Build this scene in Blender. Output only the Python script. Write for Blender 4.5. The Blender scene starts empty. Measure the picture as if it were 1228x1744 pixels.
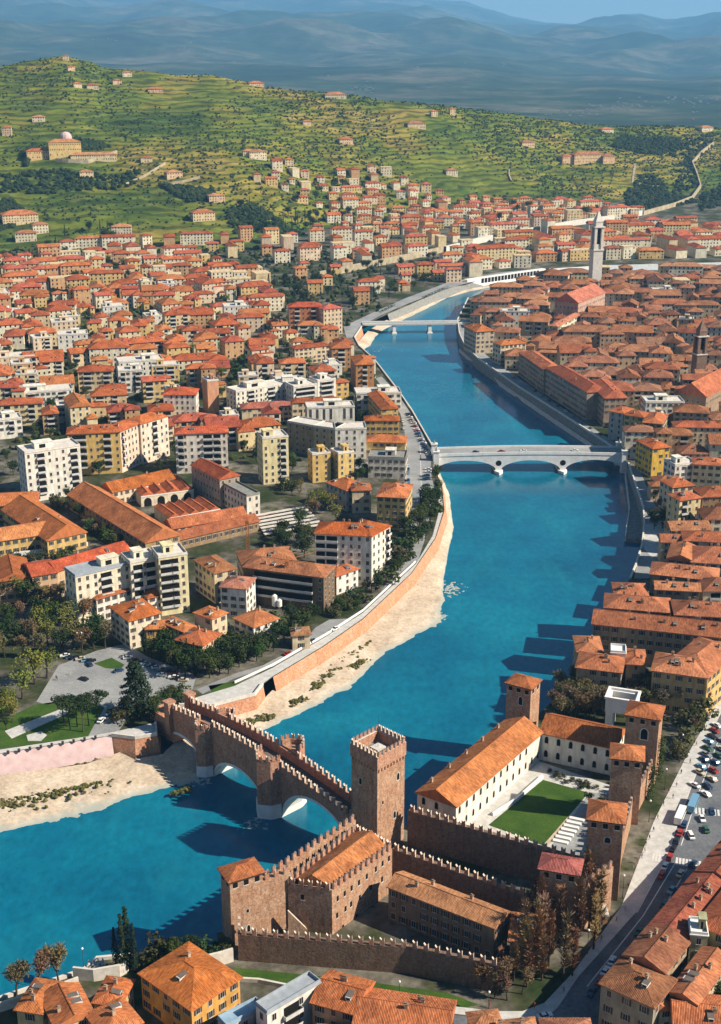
import bpy, bmesh, math, random
from mathutils import Vector, Matrix, noise
from mathutils.geometry import tessellate_polygon
HAZE = 0.000048
R = math.radians
rnd = random.Random(7)
SC = bpy.context.scene
COL = SC.collection
# ------------------------------------------------------------------ camera, sky, sun, exposure
CAM_H, FPX, VH, PW, PH = 255.0, 2200.0, 100.0, 1228, 1744
PITCH = math.atan((PH / 2 - VH) / FPX)
CP, SP = math.cos(PITCH), math.sin(PITCH)
cd = bpy.data.cameras.new('camera'); cam = bpy.data.objects.new('camera', cd); COL.objects.link(cam)
cam.location = (0, 0, CAM_H); cam.rotation_euler = (R(90) - PITCH, 0, 0)
cd.sensor_fit = 'VERTICAL'; cd.sensor_height = 24; cd.lens = 24 * FPX / PH
cd.clip_start = 1; cd.clip_end = 120000
SC.camera = cam
SUN_EL, SUN_AZ = 37.0, -14.0          # azimuth measured from +x
w = bpy.data.worlds.new('World'); SC.world = w; w.use_nodes = True
nt = w.node_tree; sky = nt.nodes.new('ShaderNodeTexSky'); sky.sky_type = 'NISHITA'; sky.sun_disc = False
sky.sun_elevation = R(SUN_EL); sky.sun_rotation = R(90 - SUN_AZ); sky.ozone_density = 3.0; sky.altitude = 200; sky.dust_density = 0.0
nt.links.new(sky.outputs[0], nt.nodes['Background'].inputs[0]); nt.nodes['Background'].inputs[1].default_value = 0.05
sl = bpy.data.lights.new('sun', 'SUN'); sl.energy = 5.0; sl.angle = R(0.5); sl.color = (1.0, 0.91, 0.76)
so = bpy.data.objects.new('sun', sl); COL.objects.link(so)
sd = Vector((math.cos(R(SUN_AZ)) * math.cos(R(SUN_EL)), math.sin(R(SUN_AZ)) * math.cos(R(SUN_EL)), math.sin(R(SUN_EL))))
so.rotation_euler = sd.to_track_quat('Z', 'Y').to_euler(); so.location = sd * 900
SC.view_settings.view_transform = 'Standard'; SC.view_settings.look = 'None'
SC.view_settings.exposure = 0.8; SC.view_settings.gamma = 1.0; SC.view_settings.use_curve_mapping = False
SC.cycles.volume_bounces = 1; SC.cycles.max_bounces = 6; SC.cycles.diffuse_bounces = 1

# ------------------------------------------------------------------ pixel -> place
def ray(u, v):
    a = (u - PW / 2) / FPX; b = (PH / 2 - v) / FPX
    return Vector((a, CP + b * SP, -SP + b * CP))
def U(u, v, z=9.0):
    d = ray(u, v); t = (z - CAM_H) / d.z
    return Vector((d.x * t, d.y * t, z))
def proj(p):
    dz = p[2] - CAM_H; d = p[1] * CP - dz * SP; up = p[1] * SP + dz * CP
    return (PW / 2 + FPX * p[0] / d, PH / 2 - FPX * up / d)
G = 9.0
def interp(tab, x):
    if x <= tab[0][0]: return tab[0][1:]
    for a, b in zip(tab, tab[1:]):
        if x <= b[0]:
            t = (x - a[0]) / (b[0] - a[0]); t = t * t * (3 - 2 * t) * .5 + t * .5
            return tuple(p + (q - p) * t for p, q in zip(a[1:], b[1:]))
    return tab[-1][1:]
def far_pt(u, v, D):
    d = ray(u, v); k = D / math.hypot(d.x, d.y)
    return math.atan2(d.x, d.y), CAM_H + d.z * k
CREST = []
for u, v, D in ((-250, 120, 2900), (0, 113, 2900), (50, 103, 2900), (105, 96, 2900), (150, 104, 2900), (180, 116, 2880), (220, 118, 2860), (260, 122, 2850), (300, 128, 2850),
                (355, 127, 2850), (400, 136, 2840), (450, 148, 2820), (520, 156, 2800), (590, 161, 2800), (660, 172, 2800), (750, 179, 2820), (800, 186, 2850),
                (870, 194, 2900), (930, 204, 2950), (1000, 212, 3000), (1060, 216, 3050), (1120, 214, 3100), (1228, 218, 3150), (1500, 222, 3200)):
    az, z = far_pt(u, v, D); CREST.append((az, D, z))
FOOT = []
for u, v in ((-250, 420), (0, 425), (150, 425), (300, 425), (420, 420), (560, 385), (700, 372), (850, 352), (1000, 345), (1100, 335), (1228, 325), (1500, 320)):
    p = U(u, v, G); FOOT.append((math.atan2(p.x, p.y), math.hypot(p.x, p.y)))
def T(x, y):
    D = math.hypot(x, y)
    if D < 1500: return G
    az = math.atan2(x, y)
    dc, zc = interp(CREST, az); df, = interp(FOOT, az)
    if D <= df: return G
    if D <= dc:
        t = (D - df) / (dc - df)
        s = 0.62 * t + 0.38 * t * t * (3 - 2 * t)
        n = noise.noise((x / 260, y / 260, 3.1)) * 16 + noise.noise((x / 90, y / 90, 8.1)) * 5
        return G + (zc - G) * s + n * math.sin(math.pi * min(1, t)) * min(1, t * 4)
    t = (D - dc) / 900
    return max(G - 6, zc - (zc - G + 30) * min(1, t) ** 1.3)
def W(u, v):
    """point of the terrain seen at a pixel"""
    d = ray(u, v); t = 250.0; pt = t
    while t < 4000:
        if CAM_H + d.z * t <= T(d.x * t, d.y * t): break
        pt = t; t += 12
    lo, hi = pt, t
    for _ in range(18):
        m = (lo + hi) / 2
        if CAM_H + d.z * m <= T(d.x * m, d.y * m): hi = m
        else: lo = m
    return Vector((d.x * hi, d.y * hi, T(d.x * hi, d.y * hi)))
def inside(x, y, poly):
    c = False; n = len(poly); j = n - 1
    for i in range(n):
        xi, yi = poly[i][0], poly[i][1]; xj, yj = poly[j][0], poly[j][1]
        if (yi > y) != (yj > y) and x < (xj - xi) * (y - yi) / (yj - yi) + xi: c = not c
        j = i
    return c

# ------------------------------------------------------------------ materials
MATS = {}
class NT:
    def __init__(s, name):
        s.m = bpy.data.materials.new(name); s.m.use_nodes = True; s.n = s.m.node_tree.nodes; s.l = s.m.node_tree.links
        s.b = s.n['Principled BSDF']; MATS[name] = s.m
    def add(s, t, **k):
        o = s.n.new(t)
        for a, v in k.items():
            if a.startswith('i_'): o.inputs[a[2:].replace('_', ' ')].default_value = v
            else: setattr(o, a, v)
        return o
    def link(s, a, b): s.l.new(a, b)
    def noise(s, scale, vec=None, detail=3, rough=.6):
        o = s.add('ShaderNodeTexNoise'); o.inputs['Scale'].default_value = scale; o.inputs['Detail'].default_value = detail; o.inputs['Roughness'].default_value = rough
        if vec is not None: s.link(vec, o.inputs['Vector'])
        return o.outputs['Fac']
    def pos(s): return s.add('ShaderNodeNewGeometry').outputs['Position']
    def uv(s): return s.add('ShaderNodeTexCoord').outputs['UV']
    def mapv(s, vec, scale=(1, 1, 1), loc=(0, 0, 0)):
        o = s.add('ShaderNodeMapping'); o.inputs['Scale'].default_value = scale; o.inputs['Location'].default_value = loc; s.link(vec, o.inputs['Vector']); return o.outputs[0]
    def ramp(s, fac, stops):
        o = s.add('ShaderNodeValToRGB'); e = o.color_ramp.elements
        while len(e) < len(stops): e.new(0.5)
        for k, (p, c) in zip(e, stops):
            k.position = p; k.color = (c[0], c[1], c[2], 1) if not isinstance(c, (int, float)) else (c, c, c, 1)
        s.link(fac, o.inputs[0]); return o.outputs[0]
    def mix(s, fac, a, b, mode='MIX'):
        o = s.add('ShaderNodeMix', data_type='RGBA', blend_type=mode)
        for v, i in ((fac, 0), (a, 6), (b, 7)):
            if isinstance(v, (int, float)): o.inputs[i].default_value = v
            elif isinstance(v, tuple): o.inputs[i].default_value = (*v, 1)
            else: s.link(v, o.inputs[i])
        return o.outputs[2]
    def math(s, op, a, b=0.0):
        o = s.add('ShaderNodeMath', operation=op)
        for v, i in ((a, 0), (b, 1)):
            if isinstance(v, (int, float)): o.inputs[i].default_value = v
            else: s.link(v, o.inputs[i])
        return o.outputs[0]
    def info(s, out='Color'): return s.add('ShaderNodeObjectInfo').outputs[out]
    def bump(s, h, dist=.1, strength=.6):
        o = s.add('ShaderNodeBump'); o.inputs['Distance'].default_value = dist; o.inputs['Strength'].default_value = strength
        s.link(h, o.inputs['Height']); s.link(o.outputs[0], s.b.inputs['Normal'])
    def out(s, col, rough=.85, spec=.25, metal=0):
        if isinstance(col, tuple): s.b.inputs['Base Color'].default_value = (*col, 1)
        else: s.link(col, s.b.inputs['Base Color'])
        s.b.inputs['Roughness'].default_value = rough; s.b.inputs['Specular IOR Level'].default_value = spec; s.b.inputs['Metallic'].default_value = metal
        return s.m
def plain(name, col, rough=.8, spec=.25, var=.25, scale=.7, metal=0):
    t = NT(name); f = t.noise(scale, t.pos())
    c = t.mix(1.0, col, t.ramp(f, [(.3, 1 - var), (.7, 1.0)]), 'MULTIPLY'); return t.out(c, rough, spec, metal)
# plaster: the object's own colour with weathering
t = NT('plaster'); uv = t.uv(); rv = t.mapv(uv, (.5, .10, 1)); f = t.noise(1.0, rv, 4); g = t.noise(.25, t.pos(), 3)
c = t.mix(1.0, t.info(), t.ramp(f, [(.25, (.66, .62, .56)), (.6, (1, 1, 1))]), 'MULTIPLY'); c = t.mix(1.0, c, t.ramp(g, [(.3, (.8, .78, .76)), (.65, (1.06, 1.04, 1.0))]), 'MULTIPLY')
t.out(c, .9, .15)
# roof tiles
t = NT('roof_tiles'); uv = t.uv(); a = t.noise(1.0, t.mapv(uv, (1.6, .45, 1)), 4, .7); b = t.noise(.16, t.pos(), 3); d = t.noise(1.1, t.pos(), 2)
c = t.mix(1.0, t.info(), t.ramp(a, [(.25, (.30, .28, .28)), (.48, (.92, .9, .88)), (.72, (1.6, 1.7, 1.75))]), 'MULTIPLY')
c = t.mix(1.0, c, t.ramp(b, [(.3, (.58, .56, .56)), (.7, (1.15, 1.15, 1.1))]), 'MULTIPLY'); c = t.mix(t.ramp(d, [(.58, 0.0), (.74, .5)]), c, (.40, .27, .17))
wv = t.add('ShaderNodeTexWave', wave_type='BANDS', bands_direction='X'); wv.inputs['Scale'].default_value = .75; wv.inputs['Distortion'].default_value = .6; t.link(uv, wv.inputs['Vector'])
c = t.mix(1.0, c, t.ramp(wv.outputs['Fac'], [(.0, (.72, .70, .70)), (.5, (1.05, 1.05, 1.05))]), 'MULTIPLY')
c = t.mix(1.0, c, t.ramp(t.info('Random'), [(.0, (.74, .72, .72)), (.5, (.98, .98, .98)), (1.0, (1.1, 1.16, 1.18))]), 'MULTIPLY'); hs = t.add('ShaderNodeHueSaturation'); hs.inputs['Saturation'].default_value = 1.03; hs.inputs['Value'].default_value = .96; t.link(c, hs.inputs['Color']); c = hs.outputs[0]
t.bump(wv.outputs['Fac'], .12, .7); t.out(c, .9, .12)
# castle brick: courses, patches of pale stone, damp streaks
def brickmat(name, c1, c2, pale, dark):
    t = NT(name); uv = t.uv(); br = t.add('ShaderNodeTexBrick'); t.link(uv, br.inputs['Vector']); br.inputs['Scale'].default_value = 1.0
    br.inputs['Brick Width'].default_value = .9; br.inputs['Row Height'].default_value = .35; br.inputs['Mortar Size'].default_value = .03
    br.inputs['Color1'].default_value = (*c1, 1); br.inputs['Color2'].default_value = (*c2, 1); br.inputs['Mortar'].default_value = (*pale, 1)
    n1 = t.noise(.22, t.pos(), 5, .7); n2 = t.noise(1.0, t.mapv(uv, (.8, .12, 1)), 4); n3 = t.noise(1.4, t.pos(), 3)
    c = t.mix(t.ramp(n1, [(.42, 0.0), (.68, .75)]), br.outputs['Color'], pale)
    c = t.mix(t.ramp(n2, [(.5, 0.0), (.75, .6)]), c, dark); c = t.mix(1.0, c, t.ramp(n3, [(.25, .55), (.7, 1.25)]), 'MULTIPLY')
    t.bump(n3, .15, .6); return t.out(c, .93, .1)
brickmat('castle_brick', (.34, .16, .09), (.41, .22, .13), (.52, .35, .235), (.11, .06, .04))
brickmat('bridge_brick', (.38, .15, .085), (.44, .20, .12), (.50, .32, .22), (.20, .085, .05))
brickmat('pale_brick', (.58, .42, .32), (.62, .48, .38), (.66, .52, .42), (.40, .26, .2))  # paler brick; sunlit look of merlon sides and tops put into the colour
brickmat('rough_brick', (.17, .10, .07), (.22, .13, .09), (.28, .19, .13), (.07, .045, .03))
brickmat('quay_brick', (.50, .19, .09), (.56, .25, .13), (.60, .36, .24), (.34, .13, .07))
plain('pale_stone', (.72, .66, .58), .85, .2, .3, .5); plain('white_stone', (.86, .83, .78), .8, .2, .2, .35); plain('old_wall', (.50, .41, .27), .9, .1, .45, .12); plain('pink_stone', (.66, .47, .45), .9, .15, .25, .3)
plain('white_paint', (.82, .80, .75), .8, .2, .12, .5); plain('dark_wood', (.07, .045, .03), .8); plain('iron', (.05, .05, .05), .6, .4); plain('orange_steel', (.42, .13, .03), .6, .4)
plain('grey_roof', (.36, .39, .42), .7, .3, .25, .5); plain('blue_roof', (.30, .42, .52), .6, .3, .2, .6); plain('deck_stone', (.16, .13, .11), .9); plain('quay_stone', (.30, .29, .26), .9, .15, .4, .5)
plain('shutter_green', (.035, .05, .035), .7); plain('shutter_brown', (.10, .05, .03), .7); plain('frame', (.55, .52, .47), .7); plain('rail', (.62, .60, .56), .7)
plain('rubber', (.02, .02, .02), .9); plain('chrome', (.55, .55, .55), .3, .5); plain('skin', (.50, .30, .22), .6); plain('hair', (.04, .025, .02), .7); plain('blue_awning', (.05, .22, .45), .8)
t = NT('glass'); t.out((.012, .014, .018), .18, .5)
t = NT('opening'); t.out((.012, .010, .009), .9, .1)
t = NT('car_paint'); c = t.mix(0.0, t.info(), (1, 1, 1)); t.out(c, .3, .5)
t = NT('cloth'); t.out(t.info(), .9, .1)
# foliage, per-object colour varied by clump
t = NT('foliage'); f = t.noise(.55, t.pos(), 2); g = t.noise(3.0, t.pos(), 1)
c = t.mix(1.0, t.info(), t.ramp(f, [(.3, (.55, .6, .6)), (.7, (1.35, 1.3, 1.1))]), 'MULTIPLY'); c = t.mix(1.0, c, t.ramp(g, [(.3, .7), (.7, 1.25)]), 'MULTIPLY'); t.out(c, .8, .15)
plain('bark', (.09, .065, .045), .95, .1, .4, 2.0)
# ground of the town: asphalt, gravel yards and gardens
t = NT('town_ground'); p = t.pos(); a = t.noise(.035, p, 4); b = t.noise(.4, p, 3)
c = t.ramp(a, [(.36, (.028, .045, .014)), (.46, (.06, .065, .03)), (.52, (.11, .10, .075)), (.6, (.20, .18, .14)), (.68, (.05, .065, .02))])
c = t.mix(1.0, c, t.ramp(b, [(.3, .6), (.7, 1.15)]), 'MULTIPLY'); t.out(c, .95, .1)
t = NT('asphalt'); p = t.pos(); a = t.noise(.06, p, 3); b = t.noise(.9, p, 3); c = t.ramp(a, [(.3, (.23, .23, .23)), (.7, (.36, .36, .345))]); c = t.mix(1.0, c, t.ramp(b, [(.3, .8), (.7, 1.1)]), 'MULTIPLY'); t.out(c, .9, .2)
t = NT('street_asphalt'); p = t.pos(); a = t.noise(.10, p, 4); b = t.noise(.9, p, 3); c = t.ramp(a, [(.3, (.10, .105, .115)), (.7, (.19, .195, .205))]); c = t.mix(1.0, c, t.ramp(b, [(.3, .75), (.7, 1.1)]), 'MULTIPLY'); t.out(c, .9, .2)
t = NT('paving'); p = t.pos(); b = t.noise(.5, p, 4); t.out(t.ramp(b, [(.3, (.42, .40, .37)), (.7, (.60, .58, .54))]), .9, .2)
plain('road_paint', (.72, .70, .66), .8, .2, .3, 1.5)
t = NT('lawn'); p = t.pos(); a = t.noise(.12, p, 4); b = t.noise(2.0, p, 2); c = t.ramp(a, [(.3, (.032, .075, .012)), (.7, (.07, .125, .02))]); c = t.mix(1.0, c, t.ramp(b, [(.3, .7), (.7, 1.15)]), 'MULTIPLY'); t.out(c, .95, .1)
t = NT('sand'); p = t.pos(); a = t.noise(.05, p, 5, .65); b = t.noise(.7, p, 4, .7); c = t.ramp(a, [(.3, (.42, .32, .23)), (.5, (.60, .48, .35)), (.7, (.72, .60, .47))]); c = t.mix(1.0, c, t.ramp(b, [(.25, .6), (.62, 1.06)]), 'MULTIPLY')
sx = t.add('ShaderNodeSeparateXYZ'); t.link(p, sx.inputs[0]); wet = t.add('ShaderNodeMapRange'); wet.inputs['From Min'].default_value = .05; wet.inputs['From Max'].default_value = .7; t.link(sx.outputs[2], wet.inputs[0])
c = t.mix(wet.outputs[0], (.36, .38, .33), c); t.out(c, .95, .1)
# river water: turbid turquoise, ripples
t = NT('water'); p = t.pos(); a = t.noise(.010, p, 5, .65); b = t.noise(.35, t.mapv(p, (1, .6, 1)), 4, .7); e = t.noise(.05, t.mapv(p, (1, .4, 1)), 3)
c = t.ramp(a, [(.32, (.001, .080, .150)), (.5, (.002, .125, .205)), (.68, (.004, .180, .255))]); c = t.mix(t.ramp(e, [(.5, 0.0), (.75, .38)]), c, (.012, .21, .25)); c = t.mix(1.0, c, t.ramp(b, [(.3, .78), (.7, 1.18)]), 'MULTIPLY'); t.bump(b, .12, .35); t.out(c, .16, .28)
t = NT('hill'); p = t.pos(); sx = t.add('ShaderNodeSeparateXYZ'); t.link(p, sx.inputs[0])
n1 = t.noise(.0045, p, 5, .6); n2 = t.noise(.03, p, 4); n3 = t.noise(.012, p, 3)
c = t.ramp(n1, [(.30, (.036, .064, .011)), (.42, (.080, .118, .015)), (.51, (.14, .165, .018)), (.58, (.23, .20, .026)), (.64, (.33, .24, .055)), (.72, (.085, .115, .018))])
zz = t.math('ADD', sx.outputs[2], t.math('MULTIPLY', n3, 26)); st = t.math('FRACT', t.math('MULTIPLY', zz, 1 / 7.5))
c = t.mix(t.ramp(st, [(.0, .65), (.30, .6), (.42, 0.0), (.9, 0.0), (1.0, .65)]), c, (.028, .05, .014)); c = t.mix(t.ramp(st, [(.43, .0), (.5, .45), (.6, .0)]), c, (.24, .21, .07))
c = t.mix(1.0, c, t.ramp(n2, [(.3, .55), (.7, 1.2)]), 'MULTIPLY'); t.out(c, .95, .05)
t = NT('mountain'); p = t.pos(); n1 = t.noise(.0009, p, 8, .7); n2 = t.noise(.004, p, 6, .7)
c = t.ramp(n1, [(.35, (.02, .035, .02)), (.5, (.04, .06, .03)), (.62, (.13, .12, .08)), (.7, (.04, .06, .03))]); c = t.mix(1.0, c, t.ramp(n2, [(.35, .55), (.65, 1.3)]), 'MULTIPLY'); t.out(c, .95, .05)
t = NT('plain_fields'); p = t.pos(); n1 = t.noise(.004, p, 5); t.out(t.ramp(n1, [(.35, (.04, .07, .02)), (.5, (.09, .11, .04)), (.65, (.16, .14, .07))]), .95, .05)

# ------------------------------------------------------------------ mesh helpers
class MB:
    def __init__(s): s.v = []; s.f = []; s.m = []
    def face(s, pts, mi=0):
        i = len(s.v); s.v += [tuple(p) for p in pts]; s.f.append(tuple(range(i, i + len(pts)))); s.m.append(mi)
    def prism(s, poly, z0, z1, mi=0, top=None, bottom=False, zb=None):
        n = len(poly); lo = [(p[0], p[1], z0) for p in poly]; hi = [(p[0], p[1], z1) for p in poly]
        for i in range(n):
            j = (i + 1) % n; s.face([lo[i], lo[j], hi[j], hi[i]], mi)
        s.face(hi, mi if top is None else top)
        if bottom: s.face(lo[::-1], mi)
    def box(s, x0, x1, y0, y1, z0, z1, mi=0, top=None, bottom=True):
        s.prism([(x0, y0), (x1, y0), (x1, y1), (x0, y1)], z0, z1, mi, top, bottom)
    def taper(s, x, y, z0, z1, a0, b0, a1, b1, mi=0):
        lo = [(x - a0, y - b0, z0), (x + a0, y - b0, z0), (x + a0, y + b0, z0), (x - a0, y + b0, z0)]
        hi = [(x - a1, y - b1, z1), (x + a1, y - b1, z1), (x + a1, y + b1, z1), (x - a1, y + b1, z1)]
        for i in range(4):
            j = (i + 1) % 4; s.face([lo[i], lo[j], hi[j], hi[i]], mi)
        s.face(hi, mi)
    def tube(s, p, q, r0, r1, n=5, mi=0):
        p = Vector(p); q = Vector(q); d = (q - p)
        if d.length < 1e-6: return
        d.normalize(); a = d.orthogonal().normalized(); b = d.cross(a)
        c0 = [p + (a * math.cos(6.2832 * i / n) + b * math.sin(6.2832 * i / n)) * r0 for i in range(n)]
        c1 = [q + (a * math.cos(6.2832 * i / n) + b * math.sin(6.2832 * i / n)) * r1 for i in range(n)]
        for i in range(n):
            j = (i + 1) % n; s.face([c0[i], c0[j], c1[j], c1[i]], mi)
        s.face(c1, mi); s.face(c0[::-1], mi)
    def mesh(s, name, mats, uv=True, smooth=False):
        me = bpy.data.meshes.new(name); me.from_pydata(s.v, [], s.f)
        for m in mats: me.materials.append(MATS[m] if isinstance(m, str) else m)
        if len(mats) > 1: me.polygons.foreach_set('material_index', s.m)
        if uv:
            lay = me.uv_layers.new(name='UVMap'); dat = [0.0] * (2 * len(me.loops)); k = 0
            for f in s.f:
                a = Vector(s.v[f[0]]); n = Vector((0, 0, 0))
                for i in range(1, len(f) - 1): n += (Vector(s.v[f[i]]) - a).cross(Vector(s.v[f[i + 1]]) - a)
                if n.length > 1e-9: n.normalize()
                if abs(n.z) > .995: ux, vx = Vector((1, 0, 0)), Vector((0, 1, 0))
                else: ux = Vector((-n.y, n.x, 0)).normalized(); vx = n.cross(ux)
                for i in f:
                    p = Vector(s.v[i]); dat[k] = p.dot(ux); dat[k + 1] = p.dot(vx); k += 2
            lay.data.foreach_set('uv', dat)
        if smooth: me.polygons.foreach_set('use_smooth', [True] * len(me.polygons))
        me.update(); return me
    def build(s, name, mats, parent=None, color=None, uv=True, smooth=False):
        return link(name, s.mesh(name, mats if isinstance(mats, (list, tuple)) else [mats], uv, smooth), parent, color)
def link(name, me, parent=None, color=None, loc=None, rz=None, scale=None):
    o = bpy.data.objects.new(name, me); COL.objects.link(o)
    if parent is not None: o.parent = parent
    if color: o.color = (*color, 1)
    if loc is not None: o.location = loc
    if rz is not None: o.rotation_euler = (0, 0, rz)
    if scale is not None: o.scale = scale
    return o
def tag(o, label, cat, group=None):
    o['label'] = label; o['category'] = cat
    if group: o['group'] = group
    return o
def thing(name, label, cat, loc, rz=0, group=None):
    return tag(link(name, None, None, None, loc, rz), label, cat, group)
def struct(o, kind='structure'): o['kind'] = kind; return o
def sheet(name, pts, z, mat, kind='structure', px=True):
    """flat ground sheet from a pixel (or metre) outline"""
    P = [U(u, v, z) for u, v in pts] if px else [Vector((a, b, z)) for a, b in pts]
    mb = MB(); mb.v = [tuple(p) for p in P]
    for tr in tessellate_polygon([P]): 
        a, b, c = (P[i] for i in tr)
        if (b - a).cross(c - a).z < 0: tr = tr[::-1]
        mb.f.append(tuple(tr)); mb.m.append(0)
    o = mb.build(name, mat)
    if kind: struct(o, kind)
    return o
def ordinal(n):
    L = ['', 'first', 'second', 'third', 'fourth', 'fifth', 'sixth', 'seventh', 'eighth', 'ninth', 'tenth', 'eleventh', 'twelfth']
    if n < len(L): return L[n]
    s = 'th' if 10 <= n % 100 <= 20 else {1: 'st', 2: 'nd', 3: 'rd'}.get(n % 10, 'th')
    return '%d%s' % (n, s)
# ------------------------------------------------------------------ ground, river, hills
def V2(x, y): return Vector((x, y, G))
LB = [U(*q) for q in ((-300, 1322), (5, 1283), (190, 1253), (230, 1258), (267, 1252), (266, 1232), (305, 1203), (365, 1202), (434, 1184), (448, 1166), (465, 1153), (550, 1102), (619, 1054),
      (701, 977), (742, 917), (757, 870), (753, 825), (738, 795), (741, 768), (722, 735), (702, 700), (680, 668), (657, 638), (637, 612), (612, 590), (604, 575), (616, 557), (660, 535), (700, 518),
      (740, 500), (790, 482), (850, 471), (900, 465), (935, 459), (1030, 453), (1228, 448), (1600, 440))]
RB = [U(*q) for q in ((1600, 450), (1228, 457), (1030, 462), (945, 468), (905, 475), (850, 487), (797, 508), (779, 545), (782, 568), (792, 590), (814, 611), (884, 660), (946, 699), (1030, 753), (1050, 768),
      (1070, 790), (1084, 831), (1095, 864), (1097, 892), (1093, 929), (1082, 964), (1073, 986), (1052, 1020), (1028, 1064), (1003, 1105), (982, 1142), (965, 1168), (930, 1205))] + [V2(58, 441), V2(54, 438.5), V2(15.5, 379), V2(-2, 371), V2(-3, 356), V2(-24, 328), V2(-43, 322)] + \
     [U(*q) for q in ((372, 1612), (300, 1622), (165, 1634), (140, 1655), (0, 1702), (-400, 1830))]
def ground_sheet(name, pts, mat):
    mb = MB(); mb.v = [tuple(p) for p in pts]
    for tr in tessellate_polygon([pts]):
        a, b, c = (pts[i] for i in tr)
        mb.f.append(tuple(tr if (b - a).cross(c - a).z > 0 else tr[::-1])); mb.m.append(0)
    return struct(mb.build(name, mat))
ground_sheet('ground', LB + [V2(12000, 1500), V2(19000, 42000), V2(-19000, 42000), V2(-12000, 300)], 'town_ground')
ground_sheet('ground', RB + [V2(-400, 60), V2(600, 60), V2(1500, 1200)], 'town_ground')
mb = MB(); mb.face([(-900, 200, 0), (1500, 200, 0), (1500, 1900, 0), (-900, 1900, 0)]); struct(mb.build('water', 'water'))
mb = MB(); mb.face([(-900, 200, -5), (1500, 200, -5), (1500, 1900, -5), (-900, 1900, -5)]); struct(mb.build('river_bed', 'sand'))
# hill: height field from its foot to behind its crest
mb = MB(); NA, ND = 230, 90
for i in range(NA + 1):
    az = -0.36 + 0.74 * i / NA; df, = interp(FOOT, az); dc, zc = interp(CREST, az)
    for j in range(ND + 1):
        D = df - 30 + (dc + 500 - df + 30) * (j / ND); x, y = D * math.sin(az), D * math.cos(az)
        mb.v.append((x, y, T(x, y) + (-2.0 if j == 0 else 0.06)))
for i in range(NA):
    for j in range(ND):
        a = i * (ND + 1) + j; mb.f.append((a, a + ND + 1, a + ND + 2, a + 1)); mb.m.append(0)
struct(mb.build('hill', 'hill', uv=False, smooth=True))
# mountains beyond
MC = []
for u, v in ((-400, -40), (0, -25), (300, -16), (520, -8), (614, -5), (690, -2), (750, 0), (790, 3), (830, 15), (880, 29), (930, 38), (980, 41), (1030, 31), (1060, 25), (1090, 23), (1120, 31), (1150, 37), (1180, 34), (1228, 22), (1600, 10)):
    az, z = far_pt(u, v, 32000); MC.append((az, z))
mb = MB(); NA, ND = 240, 140
def mtn(az, D):
    zc, = interp(MC, az); t = (D - 5200) / (32000 - 5200); x, y = D * math.sin(az), D * math.cos(az)
    if t <= 1:
        base = 12 + (zc - 12) * max(0, t) ** 1.3; k = math.sin(math.pi * min(1, max(0, t))) ** .8
        r = 1 - abs(noise.noise((x / 3600, y / 5200, 4.4))) * 2; r2 = noise.noise((x / 1100, y / 1500, 1.7)); r3 = noise.noise((x / 400, y / 520, 7.7))
        return base + k * (r * 330 - 130 + r2 * 150 + r3 * 60) * min(1, t * 3) + (noise.noise((x / 160, y / 400, 2.2)) * 9 if t > .9 else 0)
    return zc - (D - 32000) * .25
for i in range(NA + 1):
    az = -0.42 + 0.86 * i / NA
    for j in range(ND + 1):
        D = 5200 + 28800 * (j / ND); mb.v.append((D * math.sin(az), D * math.cos(az), mtn(az, D)))
for i in range(NA):
    for j in range(ND):
        a = i * (ND + 1) + j; mb.f.append((a, a + ND + 1, a + ND + 2, a + 1)); mb.m.append(0)
struct(mb.build('mountains', 'mountain', uv=False, smooth=True))

# ------------------------------------------------------------------ beaches
def resample(pts, n):
    L = [0]
    for a, b in zip(pts, pts[1:]): L.append(L[-1] + (b - a).length)
    out = []
    for i in range(n):
        s = L[-1] * i / (n - 1); k = max(j for j in range(len(L)) if L[j] <= s + 1e-9); k = min(k, len(pts) - 2)
        out.append(pts[k].lerp(pts[k + 1], (s - L[k]) / max(1e-9, L[k + 1] - L[k])))
    return out
def beach(name, top, low, zt, n, m, seed, ext=1.0):
    # matched point lists: top[i] (foot of the wall) and low[i] (water's edge)
    A = [U(u, v, zt) for u, v in top]; B = [U(u, v, 0.0) for u, v in low]; mb = MB(); N = 0
    A2, B2 = [], []
    for k in range(len(A) - 1):
        for q in range(n):
            A2.append(A[k].lerp(A[k + 1], q / n)); B2.append(B[k].lerp(B[k + 1], q / n))
    A2.append(A[-1]); B2.append(B[-1])
    for a, b in zip(A2, B2):
        for j in range(m + 1):
            t = j / m * 1.3; p = a.lerp(b, t); z = zt * max(0, 1 - t) ** .8 if t < 1 else -(t - 1) * 3
            f = min(1, t * 2)
            z += f * (noise.noise((p.x / 14, p.y / 14, seed)) * .6 + noise.noise((p.x / 4, p.y / 4, seed + 3)) * .34 + noise.noise((p.x / 1.3, p.y / 1.3, seed)) * .10) * (1.0 if t < .8 else .8)
            mb.v.append((p.x, p.y, z))
    for i in range(len(A2) - 1):
        for j in range(m):
            a = i * (m + 1) + j; mb.f.append((a, a + m + 1, a + m + 2, a + 1)); mb.m.append(0)
    return struct(mb.build(name, 'sand', uv=False, smooth=True))
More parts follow.
